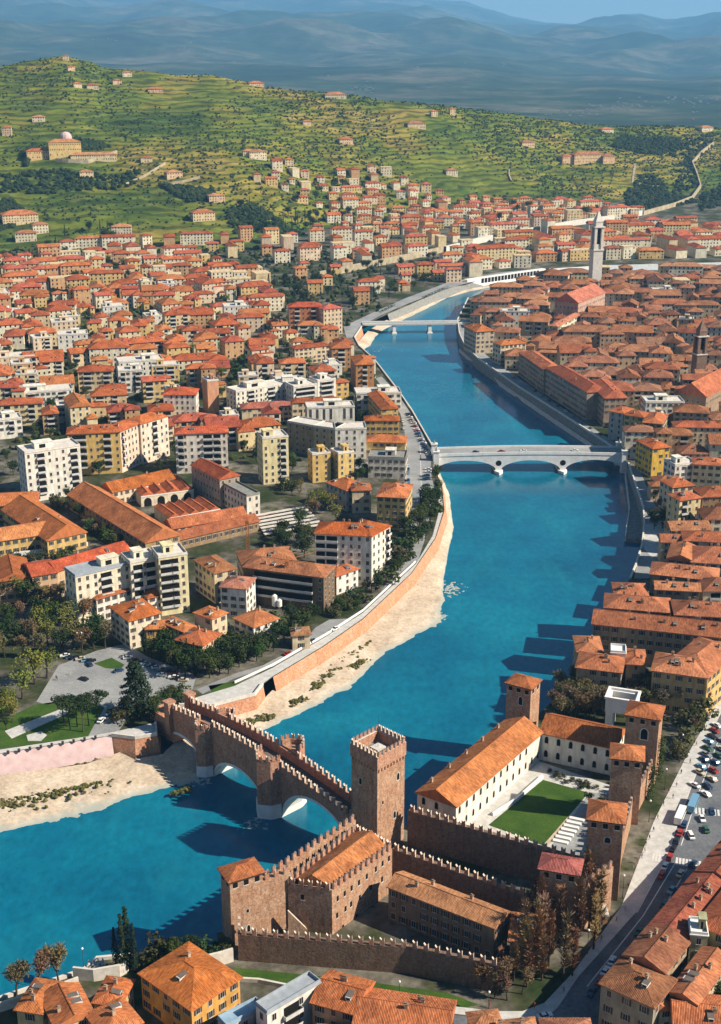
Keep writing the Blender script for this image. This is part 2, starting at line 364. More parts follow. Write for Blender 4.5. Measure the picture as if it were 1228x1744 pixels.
beach('beach', [(-250, 1356), (5, 1319), (100, 1307), (147, 1301), (204, 1281), (229, 1293), (277, 1284), (300, 1262), (365, 1222), (434, 1206), (468, 1171), (550, 1119), (619, 1071), (691, 999), (737, 941), (752, 890), (749, 820), (738, 800)],
      [(-250, 1480), (0, 1419), (90, 1394), (170, 1374), (230, 1357), (280, 1343), (333, 1324), (352, 1300), (395, 1262), (440, 1245), (500, 1220), (590, 1172), (665, 1106), (752, 1060), (757, 975), (772, 898), (765, 842), (750, 806)], 3.0, 22, 46, 1.0)
beach('beach', [(590, 597), (612, 580), (628, 562), (665, 541), (705, 524), (745, 506), (795, 488), (852, 477), (905, 470), (938, 463)],
      [(614, 601), (630, 588), (645, 566), (684, 546), (724, 527), (762, 507), (800, 496), (853, 487), (905, 477), (940, 467)], 3.0, 10, 16, 5.0)
def shoal(u, v, rx, ry, h, seed):
    c = U(u, v, 0); mb = MB(); n = 40
    for i in range(n + 1):
        for j in range(n + 1):
            a, b = i / n * 2 - 1, j / n * 2 - 1; p = (c.x + a * rx, c.y + b * ry)
            mb.v.append((p[0], p[1], h * (1 - (a * a + b * b) * 1.5) - .12 + noise.noise((p[0] / 2, p[1] / 2, seed)) * .22 + noise.noise((p[0] / .7, p[1] / .7, seed)) * .12))
    for i in range(n):
        for j in range(n):
            a = i * (n + 1) + j; mb.f.append((a, a + n + 1, a + n + 2, a + 1)); mb.m.append(0)
    struct(mb.build('gravel_shoal', 'sand', uv=False, smooth=True))
shoal(432, 1402, 8, 7, .10, 1); shoal(640, 597, 10, 9, .06, 2); shoal(765, 1003, 12, 14, .14, 4); shoal(745, 1050, 8, 10, .16, 6); shoal(335, 1328, 9, 7, .13, 8)

# ------------------------------------------------------------------ roads, pavements, lawns
Z1, Z2, Z3 = G + .02, G + .05, G + .09
sheet('plaza', [(62, 1195), (100, 1133), (165, 1108), (215, 1096), (250, 1118), (335, 1150), (328, 1174), (262, 1197), (225, 1212), (196, 1254), (148, 1256), (178, 1205), (130, 1188), (80, 1200)], Z1, 'asphalt')
sheet('path', [(8, 1245), (110, 1205), (122, 1212), (20, 1258)], Z2, 'paving')
sheet('path', [(45, 1252), (70, 1245), (80, 1252), (70, 1262), (48, 1262)], Z2, 'paving')
sheet('lawn', [(-200, 1270), (0, 1228), (60, 1200), (130, 1190), (176, 1206), (150, 1254), (60, 1266), (0, 1275), (-200, 1300)], Z1, 'lawn')
sheet('lawn', [(160, 1130), (190, 1120), (212, 1132), (205, 1140), (180, 1138)], Z2, 'lawn')
sheet('lawn', [(355, 1168), (400, 1160), (420, 1165), (385, 1180), (362, 1182)], Z1, 'lawn')
sheet('promenade', [(-200, 1308), (5, 1276), (150, 1254), (196, 1246), (266, 1230), (268, 1238), (266, 1251), (230, 1257), (190, 1252), (5, 1282), (-200, 1314)], Z2, 'paving')
sheet('promenade', [(305, 1197), (340, 1186), (400, 1168), (465, 1137), (554, 1085), (619, 1043), (708, 961), (737, 912), (748, 870), (743, 835), (751, 830), (755, 870), (741, 916), (700, 976), (618, 1053), (549, 1101), (464, 1152), (447, 1165), (433, 1183), (365, 1201), (306, 1202)], Z2, 'paving')
sheet('road', [(335, 1174), (400, 1147), (448, 1133), (513, 1099), (537, 1069), (561, 1055), (602, 1053), (640, 1018), (700, 940), (712, 905), (728, 905), (712, 955), (620, 1040), (575, 1072), (513, 1107), (465, 1135), (400, 1155), (345, 1182)], Z1, 'asphalt')
sheet('road', [(690, 905), (692, 860), (690, 800), (690, 740), (682, 705), (668, 680), (640, 645), (650, 641), (677, 670), (700, 705), (718, 735), (735, 775), (733, 800), (739, 830), (735, 850), (728, 905), (712, 910)], Z1, 'asphalt')
sheet('road', [(560, 800), (690, 774), (735, 774), (735, 782), (690, 784), (562, 808)], Z2, 'asphalt')
sheet('road', [(585, 556), (640, 530), (690, 508), (760, 482), (850, 464), (900, 459), (900, 463), (850, 469), (765, 490), (700, 515), (650, 536), (614, 556), (600, 575), (590, 575)], Z1, 'asphalt')
sheet('quay_road', [(780, 548), (790, 548), (800, 580), (830, 606), (895, 652), (960, 696), (1042, 750), (1075, 772), (1110, 770), (1110, 776), (1062, 782), (1050, 767), (1029, 752), (945, 698), (884, 659), (814, 610), (792, 589), (782, 567)], Z1, 'asphalt')
sheet('quay_road', [(1070, 791), (1090, 800), (1110, 850), (1140, 900), (1145, 930), (1105, 985), (1080, 985), (1084, 964), (1094, 929), (1098, 892), (1096, 864), (1085, 831)], Z1, 'asphalt')  # asphalt, darker than paving, paints in the shade of the tall houses
sheet('square', [(1098, 892), (1120, 893), (1142, 905), (1142, 930), (1110, 950), (1094, 930)], Z2, 'paving')
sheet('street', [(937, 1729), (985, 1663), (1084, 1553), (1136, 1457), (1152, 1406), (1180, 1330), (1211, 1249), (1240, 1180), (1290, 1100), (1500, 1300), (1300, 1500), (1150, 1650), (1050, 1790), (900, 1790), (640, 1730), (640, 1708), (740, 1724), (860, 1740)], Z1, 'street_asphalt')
def raised(name, px, z0, h, mat):
    P = [U(u, v, z0 + h) for u, v in px]; mb = MB(); n = len(P)
    for tr in tessellate_polygon([P]):
        a, b, c = (P[i] for i in tr); mb.face([P[i] for i in (tr if (b - a).cross(c - a).z > 0 else tr[::-1])])
    for i in range(n):
        a, b = P[i], P[(i + 1) % n]; mb.face([(a.x, a.y, z0 - .3), (b.x, b.y, z0 - .3), b, a])
    return struct(mb.build(name, mat))
raised('pavement', [(640, 1698), (737, 1710), (850, 1722), (890, 1722), (927, 1708), (977, 1655), (1059, 1542), (1113, 1400), (1168, 1290), (1226, 1190), (1240, 1190), (1211, 1249), (1180, 1330), (1152, 1406), (1136, 1457), (1084, 1553), (985, 1663), (950, 1715), (925, 1738), (860, 1737), (740, 1722), (640, 1707)], G, .14, 'paving')
sheet('lawn', [(398, 1648), (440, 1652), (560, 1664), (640, 1674), (760, 1690), (815, 1711), (790, 1717), (640, 1697), (520, 1680), (410, 1668)], Z1, 'lawn')
sheet('lawn', [(925, 1328), (1003, 1350), (925, 1440), (832, 1405)], Z2, 'lawn')
sheet('courtyard', [(905, 1292), (1062, 1345), (1020, 1460), (780, 1410)], Z1, 'paving')
sheet('parking', [(1004, 1350), (1066, 1352), (1030, 1470), (936, 1446)], Z2, 'asphalt')
sheet('gravel_path', [(970, 1388), (976, 1391), (934, 1440), (927, 1437)], Z3, 'sand')
def strips(name, A, B, n, width, length, z):
    """painted bars across a road from pixel A to pixel B"""
    a, b = U(*A, z), U(*B, z); d = (b - a).normalized(); q = Vector((-d.y, d.x, 0)); mb = MB()
    for i in range(n):
        c = a.lerp(b, (i + .5) / n); mb.face([c - d * width / 2 - q * length / 2, c + d * width / 2 - q * length / 2, c + d * width / 2 + q * length / 2, c - d * width / 2 + q * length / 2])
    struct(mb.build(name, 'road_paint', uv=False))
strips('zebra_crossing', (1110, 1459), (1142, 1465), 6, .75, 4.2, Z2 + .12); strips('zebra_crossing', (1150, 1466), (1200, 1474), 9, .75, 4.2, Z2); strips('zebra_crossing', (1182, 1380), (1240, 1386), 9, .75, 4.0, Z2)
def line(name, px, wd, z, mat='road_paint'):
    P = [U(u, v, z) for u, v in px]; mb = MB()
    for a, b in zip(P, P[1:]):
        d = (b - a).normalized(); q = Vector((-d.y, d.x, 0)) * wd / 2; mb.face([a - q, b - q, b + q, a + q])
    return struct(mb.build(name, mat, uv=False))
line('lane_marking', [(1000, 1680), (1095, 1560), (1150, 1470)], .35, Z2); line('lane_marking', [(1030, 1690), (1110, 1580), (1170, 1480)], .3, Z2); line('lane_marking', [(1160, 1440), (1190, 1350), (1222, 1265)], .3, Z2)
line('kerb', [(1085, 1554), (1137, 1457), (1153, 1406), (1181, 1330), (1212, 1249)], .35, G + .155)
line('lane_marking', [(712, 720), (716, 770), (718, 850)], .4, Z2)

# ------------------------------------------------------------------ embankments
def offset(pts, d):
    out = []
    for i, p in enumerate(pts):
        a = pts[max(0, i - 1)]; b = pts[min(len(pts) - 1, i + 1)]; t = (b - a); t.z = 0; t.normalize(); out.append(Vector((p.x - t.y * d, p.y + t.x * d, p.z)))
    return out
def embankment(label, pts, side, z0, z1, mat, batter=1.5, parapet=True, cat='embankment wall', cap='pale_stone'):
    """retaining wall along the bank; side +1 = water on the left of the line"""
    foot = offset(pts, side * (batter + .02)); top = offset(pts, side * .02); back = offset(pts, -side * .6)
    root = thing('embankment_wall', label, cat, (0, 0, 0)); mb = MB()
    for i in range(len(pts) - 1):
        mb.face([(foot[i].x, foot[i].y, z0), (foot[i + 1].x, foot[i + 1].y, z0), (top[i + 1].x, top[i + 1].y, z1), (top[i].x, top[i].y, z1)])
    mb.build('wall', mat, root)
    if parapet:
        mb = MB(); fo = offset(pts, side * .25)
        for i in range(len(pts) - 1):
            mb.prism([fo[i], fo[i + 1], back[i + 1], back[i]] if side < 0 else [fo[i + 1], fo[i], back[i], back[i + 1]], z1 - .2, z1 + 1.1)
        mb.build('parapet', cap, root, uv=False)
    return root
embankment('pink sloping river wall along the sand, left of the brick bastion', LB[0:3], -1, 1.5, G, 'pink_stone', 4.0, False)
embankment('brick bastion of the quay beside the battlemented bridge, by the sandy bank', LB[2:6], -1, 1.0, G, 'quay_brick', 1.6, True, 'bastion')
embankment('brick quay wall beside the bridge end, above the sand', LB[6:10], -1, 1.0, G, 'quay_brick', 1.2, True)
embankment('long curved brick wall with white walkway above the sandy beach', LB[10:17], -1, 1.0, G, 'quay_brick', 2.0, False)
embankment('curved left-bank river wall between the white bridge and the upper bridge', LB[18:25], -1, -2, G, 'quay_stone', 1.0, True)
embankment('short red brick wall at the left end of the upper bridge', LB[24:27], -1, -1, G, 'quay_brick', 2.5, True)
embankment('pale stone embankment along the far sandy bend of the river', LB[27:34], -1, 1, G, 'quay_stone', 3, False)
embankment('pale far river wall behind the bell tower', LB[33:], -1, -2, G + 1, 'white_stone', 1, False)
embankment('far right-bank wall at the bend behind the old town roofs', RB[0:7], -1, -2, G, 'quay_stone', 1, False)
embankment('shaded right-bank river wall below the old town row, upstream of the white bridge', RB[6:15], -1, -2, G, 'quay_stone', 1.2, True)
embankment('right-bank wall with pale parapet just below the white bridge', RB[15:22], -1, -2, G, 'quay_stone', 1.2, True)
embankment('river wall under the tiled houses on the right bank', RB[21:29], -1, -2, G, 'quay_stone', .6, False)
embankment('low quay wall under the bare trees, bottom left of the photo', RB[35:], -1, -2, G, 'quay_stone', 1.0, True)
# lower walks at the water on the right bank
def ledge(label, px, z, wd, mat):
    P = [U(u, v, z) for u, v in px]; root = thing('lower_quay', label, 'quay', (0, 0, 0)); A = offset(P, -wd); mb = MB(); e = MB(); I = offset(P, .7)
    for i in range(len(P) - 1):
        mb.prism([P[i], P[i + 1], A[i + 1], A[i]], -3, z); e.prism([P[i], P[i + 1], I[i + 1], I[i]], -3.01, z + .9)
    mb.build('walkway', mat, root); e.build('parapet', 'pale_stone', root, uv=False)
ledge('narrow lower quay in shade along the right bank above the white bridge', [(1022, 768), (1000, 752), (940, 712), (863, 660), (806, 616), (783, 595)], 2.5, 12, 'quay_stone')
ledge('lower quay with pale edge at the water right below the white bridge', [(1066, 916), (1073, 866), (1069, 831), (1066, 806)], 2.5, 14, 'quay_stone')
mb = MB(); root = thing('arcaded_embankment', 'pale arcaded embankment with dark slots on the far river bend', 'embankment', (0, 0, 0)); a, b = U(792, 480, G), U(925, 461, G); d = (b - a); dn = d.normalized(); q = Vector((-dn.y, dn.x, 0))
for s in (mb,): s.prism([a - q * 4, b - q * 4, b + q * 2, a + q * 2], 2, G + 3)
mb.build('wall', 'white_stone', root); mb = MB()
for i in range(18):
    c = a.lerp(b, (i + 4.5) / 24) - q * 4.06; x = dn * 2.2; mb.face([c - x + Vector((0, 0, -3.5)), c + x + Vector((0, 0, -3.5)), c + x + Vector((0, 0, 2)), c - x + Vector((0, 0, 2))])
mb.build('arches', 'opening', root, uv=False)
# ------------------------------------------------------------------ windows and buildings
def win_mesh(kind):
    mb = MB()
    if kind == 'arch':
        pts = [(-.5, -.5), (.5, -.5), (.5, .15)] + [(.5 * math.cos(a), .15 + .35 * math.sin(a)) for a in (.5, 1.05, 1.57, 2.1, 2.65)] + [(-.5, .15)]
        mb.face([(x, -.04, z) for x, z in pts], 0); big = [(x * 1.28, z * 1.16) for x, z in pts]
        for i in range(len(pts)):
            j = (i + 1) % len(pts); mb.face([(pts[i][0], -.05, pts[i][1]), (pts[j][0], -.05, pts[j][1]), (big[j][0], -.05, big[j][1]), (big[i][0], -.05, big[i][1])], 1)
        return mb.mesh('window_arch', ['opening', 'pale_stone'], False)
    if kind == 'slit':
        mb.face([(-.5, -.04, -.5), (.5, -.04, -.5), (.5, -.04, .5), (-.5, -.04, .5)], 0); mb.box(-.6, .6, -.09, 0, -.62, -.5, 1); return mb.mesh('window_slit', ['opening', 'pale_stone'], False)
    mb.face([(-.5, -.05, -.5), (.5, -.05, -.5), (.5, -.05, .5), (-.5, -.05, .5)], 0)
    mb.box(-.62, .62, -.16, 0, -.58, -.5, 1); mb.box(-.58, -.5, -.1, 0, -.5, .5, 1); mb.box(.5, .58, -.1, 0, -.5, .5, 1); mb.box(-.58, .58, -.1, 0, .5, .56, 1); mb.box(-.03, .03, -.08, -.04, -.5, .5, 1)
    if kind == 'closed': mb.box(-.5, -.02, -.1, -.01, -.5, .5, 2); mb.box(.02, .5, -.1, -.01, -.5, .5, 2)
    if kind in ('green', 'brown'):
        mb.box(-1.05, -.59, -.1, -.01, -.5, .5, 2); mb.box(.59, 1.05, -.1, -.01, -.5, .5, 2)
    return mb.mesh('window_' + kind, ['glass', 'frame', 'shutter_' + kind if kind in ('green', 'brown') else 'shutter_brown'], False)
WIN = {k: win_mesh(k) for k in ('plain', 'green', 'brown', 'arch', 'slit', 'closed')}
def add_window(root, face_o, face_x, px, pz, ww, wh, kind, name='window'):
    """window on a facade: face_o origin, face_x unit direction (local), px along, pz up"""
    o = link(name, WIN[kind], root); p = face_o + face_x * px
    o.location = (p.x, p.y, pz); o.rotation_euler = (0, 0, math.atan2(face_x.y, face_x.x)); o.scale = (ww, 1, wh); return o
def roof_mb(kind, w_, d_, h, ov, pitch, along):
    mb = MB(); x0, x1, y0, y1 = -w_ / 2 - ov, w_ / 2 + ov, -d_ / 2 - ov, d_ / 2 + ov; e = h; b = h - .32
    E = [(x0, y0), (x1, y0), (x1, y1), (x0, y1)]
    mb.face([(p[0], p[1], b) for p in E][::-1], 1)
    for i in range(4):
        p, q = E[i], E[(i + 1) % 4]; mb.face([(*p, b), (*q, b), (*q, e), (*p, e)], 1)
    rise = min(w_, d_) / 2 * pitch if kind != 'shed' else d_ * pitch
    if kind == 'hip':
        if along == 'x':
            r = (d_ / 2 + ov); a, c = (x0 + r, 0, e + rise), (x1 - r, 0, e + rise)
            if x0 + r > x1 - r: a = c = (0, 0, e + rise)
        else:
            r = (w_ / 2 + ov); a, c = (0, y0 + r, e + rise), (0, y1 - r, e + rise)
            if y0 + r > y1 - r: a = c = (0, 0, e + rise)
        P = [(*p, e) for p in E]
        if along == 'x': mb.face([P[0], P[1], c, a]); mb.face([P[2], P[3], a, c]); mb.face([P[1], P[2], c]); mb.face([P[3], P[0], a])
        else: mb.face([P[1], P[2], c, a]); mb.face([P[3], P[0], a, c]); mb.face([P[0], P[1], a]); mb.face([P[2], P[3], c])
    elif kind == 'gable':
        P = [(*p, e) for p in E]
        if along == 'x':
            a, c = (x0, 0, e + rise), (x1, 0, e + rise); mb.face([P[0], P[1], c, a]); mb.face([P[2], P[3], a, c]); mb.face([P[3], P[0], a], 1); mb.face([P[1], P[2], c], 1)
        else:
            a, c = (0, y0, e + rise), (0, y1, e + rise); mb.face([P[1], P[2], c, a]); mb.face([P[3], P[0], a, c]); mb.face([P[0], P[1], a], 1); mb.face([P[2], P[3], c], 1)
    elif kind == 'shed':
        P = [(*p, e + (rise if p[1] > 0 else 0)) for p in E]; mb.face(P); mb.face([(*E[1], e), P[2], (*E[2], e)], 1); mb.face([(*E[3], e), P[3], (*E[0], e)], 1); mb.face([(*E[2], e), P[2], P[3], (*E[3], e)], 1)
    if kind in ('hip', 'gable'):
        mb.tube(Vector(a) + Vector((0, 0, .02)), Vector(c) + Vector((0, 0, .02)), .16, .16, 4, 0)
    return mb, rise
DORM = []
def dormer_mesh():
    mb = MB(); mb.box(-.7, .7, -.9, 1.6, -.6, .75, 0, None, False); mb.face([(-.5, -.93, -.1), (.5, -.93, -.1), (.5, -.93, .6), (-.5, -.93, .6)], 1); mb.face([(-.9, -1.1, .72), (.9, -1.1, .72), (.9, 2.0, .95), (-.9, 2.0, .95)], 2); return mb.mesh('dormer', ['pale_stone', 'opening', 'deck_stone'], False)
CHIM = None
def chimney_mesh():
    mb = MB(); mb.box(-.45, .45, -.35, .35, -.9, 1.5, 0, None, False); mb.box(-.6, .6, -.5, .5, 1.5, 1.72, 1); mb.box(-.3, .3, -.22, .22, 1.72, 2.1, 1); return mb.mesh('chimney', ['plaster', 'roof_tiles'], False)
WALLS = [(.62, .48, .32), (.68, .58, .44), (.60, .42, .24), (.72, .66, .56), (.56, .36, .22), (.66, .52, .26), (.74, .70, .62), (.64, .46, .38)]
TILES = [(.46, .145, .055), (.50, .17, .065), (.42, .13, .06), (.52, .19, .08), (.44, .16, .085), (.48, .13, .07), (.38, .14, .075)]
WHITE = (.80, .77, .70)
def house(label, cat, A, B, dep, h, roof='hip', wall=None, tile=None, floors=None, win=2, kind=None, group=None, chim=1, bal=None, base=G, along=None, ov=.7, pitch=.42, name='house', seed=0, under=2.0, pen=True, wcol=3.6, wsize=None, wmat='plaster', flatmat='pale_stone', wing=None):
    rr = random.Random(seed * 7919 + int(A.x * 13 + A.y * 7)); ax = Vector((B.x - A.x, B.y - A.y, 0)); W_ = ax.length; ax.normalize(); ay = Vector((-ax.y, ax.x, 0))
    c = Vector((A.x, A.y, 0)) + ax * W_ / 2 + ay * dep / 2; rz = math.atan2(ax.y, ax.x)
    root = thing(name, label, cat, (c.x, c.y, base), rz, group)
    wall = wall or rr.choice(WALLS); tile = tile or rr.choice(TILES); w2, d2 = W_ / 2, dep / 2; along = along or ('x' if W_ >= dep else 'y')
    floors = floors or max(2, round(h / 3.9)); fh = h / floors
    mb = MB(); mb.prism([(-w2, -d2), (w2, -d2), (w2, d2), (-w2, d2)], -under, h - (.3 if roof != 'flat' else 0), 0, 0)
    sides = [(Vector((-w2, -d2, 0)), Vector((1, 0, 0)), W_), (Vector((w2, -d2, 0)), Vector((0, 1, 0)), dep), (Vector((w2, d2, 0)), Vector((-1, 0, 0)), W_), (Vector((-w2, d2, 0)), Vector((0, -1, 0)), dep)]
    wk = kind or rr.choice(['green', 'brown', 'plain', 'brown']); rot = Matrix.Rotation(rz, 3, 'Z'); wins = []; blind = rr.random() < .0
    for k, (o, x, L) in enumerate(sides):
        n = rot @ Vector((x.y, -x.x, 0)); m = c + rot @ (o + x * L / 2)
        if n.dot(Vector((0, 0, 0)) - Vector((m.x, m.y, 0))) <= 0: continue
        bc = (bal or {}).get(k, []); nc = max(1, int((L - 1.0) / wcol)); sx = L / nc
        for f in range(floors):
            for i in range(nc):
                if f == 0 and win == 1 and rr.random() < .3: continue
                if rr.random() < .09: continue
                px, pz = (i + .5) * sx, f * fh + fh * .55
                if any(abs(px - q[0] * L) < q[1] / 2 for q in bc): continue
                ws, hs = wsize or ((1.25, min(2.0, fh * .52)) if f else (1.4, min(2.1, fh * .55)))
                wins.append((o, x, px, pz, ws, hs))
        for q in bc:
            cx, bw = q[0] * L, q[1]
            for f in range(1, floors):
                z = f * fh; b = MB(); b.box(-bw / 2, bw / 2, -1.3, 0, z - .15, z + .05); b.box(-bw / 2, bw / 2, -1.3, -1.18, z + .05, z + 1.05); b.box(-bw / 2, -bw / 2 + .1, -1.18, 0, z + .05, z + 1.05); b.box(bw / 2 - .1, bw / 2, -1.18, 0, z + .05, z + 1.05)
                b.face([(-bw / 2 + .3, -.05, z + .05), (bw / 2 - .3, -.05, z + .05), (bw / 2 - .3, -.05, z + fh * .72), (-bw / 2 + .3, -.05, z + fh * .72)], 1)
                bo = b.build('balcony', ['rail', 'opening'], root, uv=False); p = o + x * cx; bo.location = (p.x, p.y, 0); bo.rotation_euler = (0, 0, math.atan2(x.y, x.x))
    if win == 1:
        for o, x, px, pz, ws, hs in wins:
            n = Vector((x.y, -x.x, 0)) * .06; p = o + x * px + n; u = x * ws / 2; zz = Vector((0, 0, hs / 2)); q = Vector((0, 0, pz))
            mb.face([p - u - zz + q, p + u - zz + q, p + u + zz + q, p - u + zz + q], 1)
    wg = None
    if wing and roof != 'flat':
        wx0, wx1, wy0, wy1, wh = wing; wg = (wx0, wx1, wy0, wy1, wh); mb.prism([(wx0, wy0), (wx1, wy0), (wx1, wy1), (wx0, wy1)], -under, wh - .3, 0, 0)
        if win:
            for q in range(max(1, int((wx1 - wx0) / 4))):
                for f in range(max(1, round(wh / 4))):
                    x = wx0 + (q + .5) * 4; z = f * 4 + 2.2
                    if x < wx1 - .8 and z < wh - 1: mb.face([(x - .6, wy0 - .06, z - .9), (x + .6, wy0 - .06, z - .9), (x + .6, wy0 - .06, z + .9), (x - .6, wy0 - .06, z + .9)], 1)
    mb.build('wall', [wmat, 'opening'], root, wall)
    if win == 2:
        for wd in wins[:100]: add_window(root, *wd, 'closed' if wk in ('plain', 'green', 'brown') and rr.random() < .16 else wk)
    if roof == 'flat':
        mb = MB(); mb.prism([(-w2 - .25, -d2 - .25), (w2 + .25, -d2 - .25), (w2 + .25, d2 + .25), (-w2 - .25, d2 + .25)], h, h + .3, 0, 0, True)
        for x0, x1, y0, y1 in ((-w2, w2, -d2, -d2 + .25), (-w2, w2, d2 - .25, d2), (-w2, -w2 + .25, -d2 + .25, d2 - .25), (w2 - .25, w2, -d2 + .25, d2 - .25)): mb.box(x0, x1, y0, y1, h + .3, h + 1.2)
        ro = mb.build('roof', flatmat, root)
        if pen:
            a = rr.uniform(.22, .38) * W_; bx = rr.uniform(-.2, .2) * W_; s = MB(); s.box(bx - a / 2, bx + a / 2, -d2 * .3, d2 * .55, h + .3, h + 3.6, 0, None, False); s.box(bx - a / 2 - .3, bx + a / 2 + .3, -d2 * .3 - .3, d2 * .55 + .3, h + 3.6, h + 3.9, 0)
            s.face([(bx - a * .25, -d2 * .3 - .05, h + .5), (bx + a * .1, -d2 * .3 - .05, h + .5), (bx + a * .1, -d2 * .3 - .05, h + 2.8), (bx - a * .25, -d2 * .3 - .05, h + 2.8)], 1)
            s.build('stairwell', ['plaster', 'opening'], root, tuple(min(.8, q * 1.02) for q in wall))
    else:
        mb, rise = roof_mb(roof, W_, dep, h, ov, pitch, along)
        if wg:
            m2, _ = roof_mb('hip', wg[1] - wg[0], wg[3] - wg[2], wg[4], ov * .8, pitch, 'x' if wg[1] - wg[0] > wg[3] - wg[2] else 'y'); cx, cy = (wg[0] + wg[1]) / 2, (wg[2] + wg[3]) / 2; i0 = len(mb.v); mb.v += [(p[0] + cx, p[1] + cy, p[2]) for p in m2.v]; mb.f += [tuple(i0 + a for a in f) for f in m2.f]; mb.m += m2.m
        ro = mb.build('roof', ['roof_tiles', 'plaster'], root, tile)
        for i in range(chim):
            global CHIM
            if CHIM is None: CHIM = chimney_mesh()
            fx, fy = rr.uniform(-.6, .6) * w2, rr.choice([-1, 1]) * rr.uniform(.15, .6) * d2
            t = (1 - abs(fy) / d2) if along == 'x' else (1 - abs(fx) / w2); ch = link('chimney', CHIM, ro, (.5, .36, .26)); ch.location = (fx, fy, h + rise * min(1, max(0, t)) * .9)
        if chim and math.hypot(c.x, c.y) < 800:
            for i in range(rr.choice([0, 1, 1, 2])):
                sg = -1; f = rr.uniform(.35, .6)
                if along == 'x': x, y = rr.uniform(-.55, .55) * w2, -f * d2; q = 0.0
                else: x, y = rr.choice([-1, 1]) * f * w2, rr.uniform(-.5, .5) * d2; q = math.pi / 2 if x > 0 else -math.pi / 2
                dm = link('dormer', DORM[0] if DORM else DORM.append(dormer_mesh()) or DORM[0], ro); dm.location = (x, y, h + rise * (1 - f)); dm.rotation_euler = (0, 0, q)
    return root
HAND = []                                     # footprints already taken: centre, radius
def taken(x, y, r):
    return any((x - a) ** 2 + (y - b) ** 2 < (r + c) ** 2 for a, b, c in HAND)
def reserve(root, A, B, dep):
    ax = (B - A); L = ax.length; ax.normalize(); ay = Vector((-ax.y, ax.x, 0)); n = max(1, int(max(L, dep) / min(L, dep)))
    for i in range(n):
        t = (i + .5) / n; p = A + (ax * L * t + ay * dep / 2 if L >= dep else ax * L / 2 + ay * dep * t); HAND.append((p.x, p.y, .62 * min(L, dep)))
def hb(label, cat, px, back, h, base=G, **k):
    """building from the pixels of its front eave (left, right) and of a rear eave corner (or a depth)"""
    A, B = U(px[0], px[1], base + h), U(px[2], px[3], base + h)
    if isinstance(back, tuple):
        q = U(*back, base + h); ax = (B - A).normalized(); dep = (q - A).dot(Vector((-ax.y, ax.x, 0)))
    else: dep = back
    A.z = B.z = 0; ro = house(label, cat, A, B, max(4, dep), h, base=base, **k); reserve(ro, A, B, dep); return ro

# ------------------------------------------------------------------ the castle
MERLON = None
def merlon_mesh():
    mb = MB(); w_, h, t = .66, 2.5, .36; pr = [(-w_, 0), (w_, 0), (w_, h), (0, h - .75), (-w_, h)]
    f = [(x, -t, z) for x, z in pr]; b = [(x, t, z) for x, z in pr]; mb.face([f[0], f[1], f[2], f[3]]); mb.face([f[0], f[3], f[4]]); mb.face([b[3], b[2], b[1], b[0]]); mb.face([b[4], b[3], b[0]])
    for i, m in ((1, 1), (2, 1), (3, 1), (4, 1)):  # side and notch faces painted paler, as if in sun
        j = (i + 1) % 5; mb.face([f[i], b[i], b[j], f[j]][::-1], m)
    return mb.mesh('merlon', ['bridge_brick', 'pale_brick'])
MERLON = merlon_mesh()
def merlons(root, P, Q, z, gap=3.0, s=1.0, ends=True):
    P, Q = Vector((P[0], P[1], 0)), Vector((Q[0], Q[1], 0)); L = (Q - P).length; n = max(2, round(L / gap)); d = (Q - P).normalized(); ro = Vector(root.location)
    for i in range(n):
        c = P + d * L * ((i + .5) / n) - ro; link('merlon', MERLON, root, None, (c.x, c.y, z - ro.z), math.atan2(d.y, d.x), (s, s, s))
def on_face(P, Q, u, v):
    d = ray(u, v); e = Vector((Q[0] - P[0], Q[1] - P[1], 0)).normalized(); n = Vector((e.y, -e.x, 0)); o = Vector((0, 0, CAM_H)); t = (Vector((P[0], P[1], 0)) - o).dot(n) / d.dot(n); return o + d * t, e
def face_win(root, P, Q, pts, ww, wh, kind='arch'):
    for u, v in pts:
        p, e = on_face(P, Q, u, v); p = p - Vector(root.location); o = link('window', WIN[kind], root, None, tuple(p), math.atan2(e.y, e.x), (ww, 1, wh))
def rect_from(A, B, dep):
    A = Vector((*A[:2], 0)); B = Vector((*B[:2], 0)); ax = (B - A).normalized(); ay = Vector((-ax.y, ax.x, 0)); return [A, B, B + ay * dep, A + ay * dep]
def tower(label, A, B, dep, z1, z0=G - 1, roof=True, tile=(.48, .17, .075), wins=(), brick='castle_brick', cat='tower', loggia=True, pitch=.5):
    """square castle tower with a tiled pyramid roof; wins = (side 0 front / 1 right / 3 left, pixels, w, h)"""
    q = rect_from(A, B, dep); c = sum(q, Vector()) / 4; L = (q[1] - q[0]).length; rz = math.atan2((q[1] - q[0]).y, (q[1] - q[0]).x)
    root = thing('castle_tower', label, cat, (c.x, c.y, z0)); loc = [p - c for p in q]; mb = MB(); mb.prism(loc, 0, z1 - z0 - .3); mb.build('wall', brick, root)
    r, rise = roof_mb('hip', L, dep, z1 - z0, .8, pitch, 'x' if L > dep else 'y'); o = r.build('roof', ['roof_tiles', 'dark_wood'], root, tile); o.rotation_euler = (0, 0, rz)
    if loggia:
        for k in (0, 1, 3):
            P, Q = q[k], q[(k + 1) % 4]; e = (Q - P).normalized(); l = (Q - P).length; n = max(2, int(l / 3))
            for i in range(n):
                p = P + e * l * (i + .5) / n - c; link('window', WIN['slit'], root, None, (p.x, p.y, z1 - z0 - 2.0), math.atan2(e.y, e.x), (1.5, 1, 1.7))
    for k, pts, ww, wh in wins: face_win(root, q[k], q[(k + 1) % 4], pts, ww, wh)
    return root
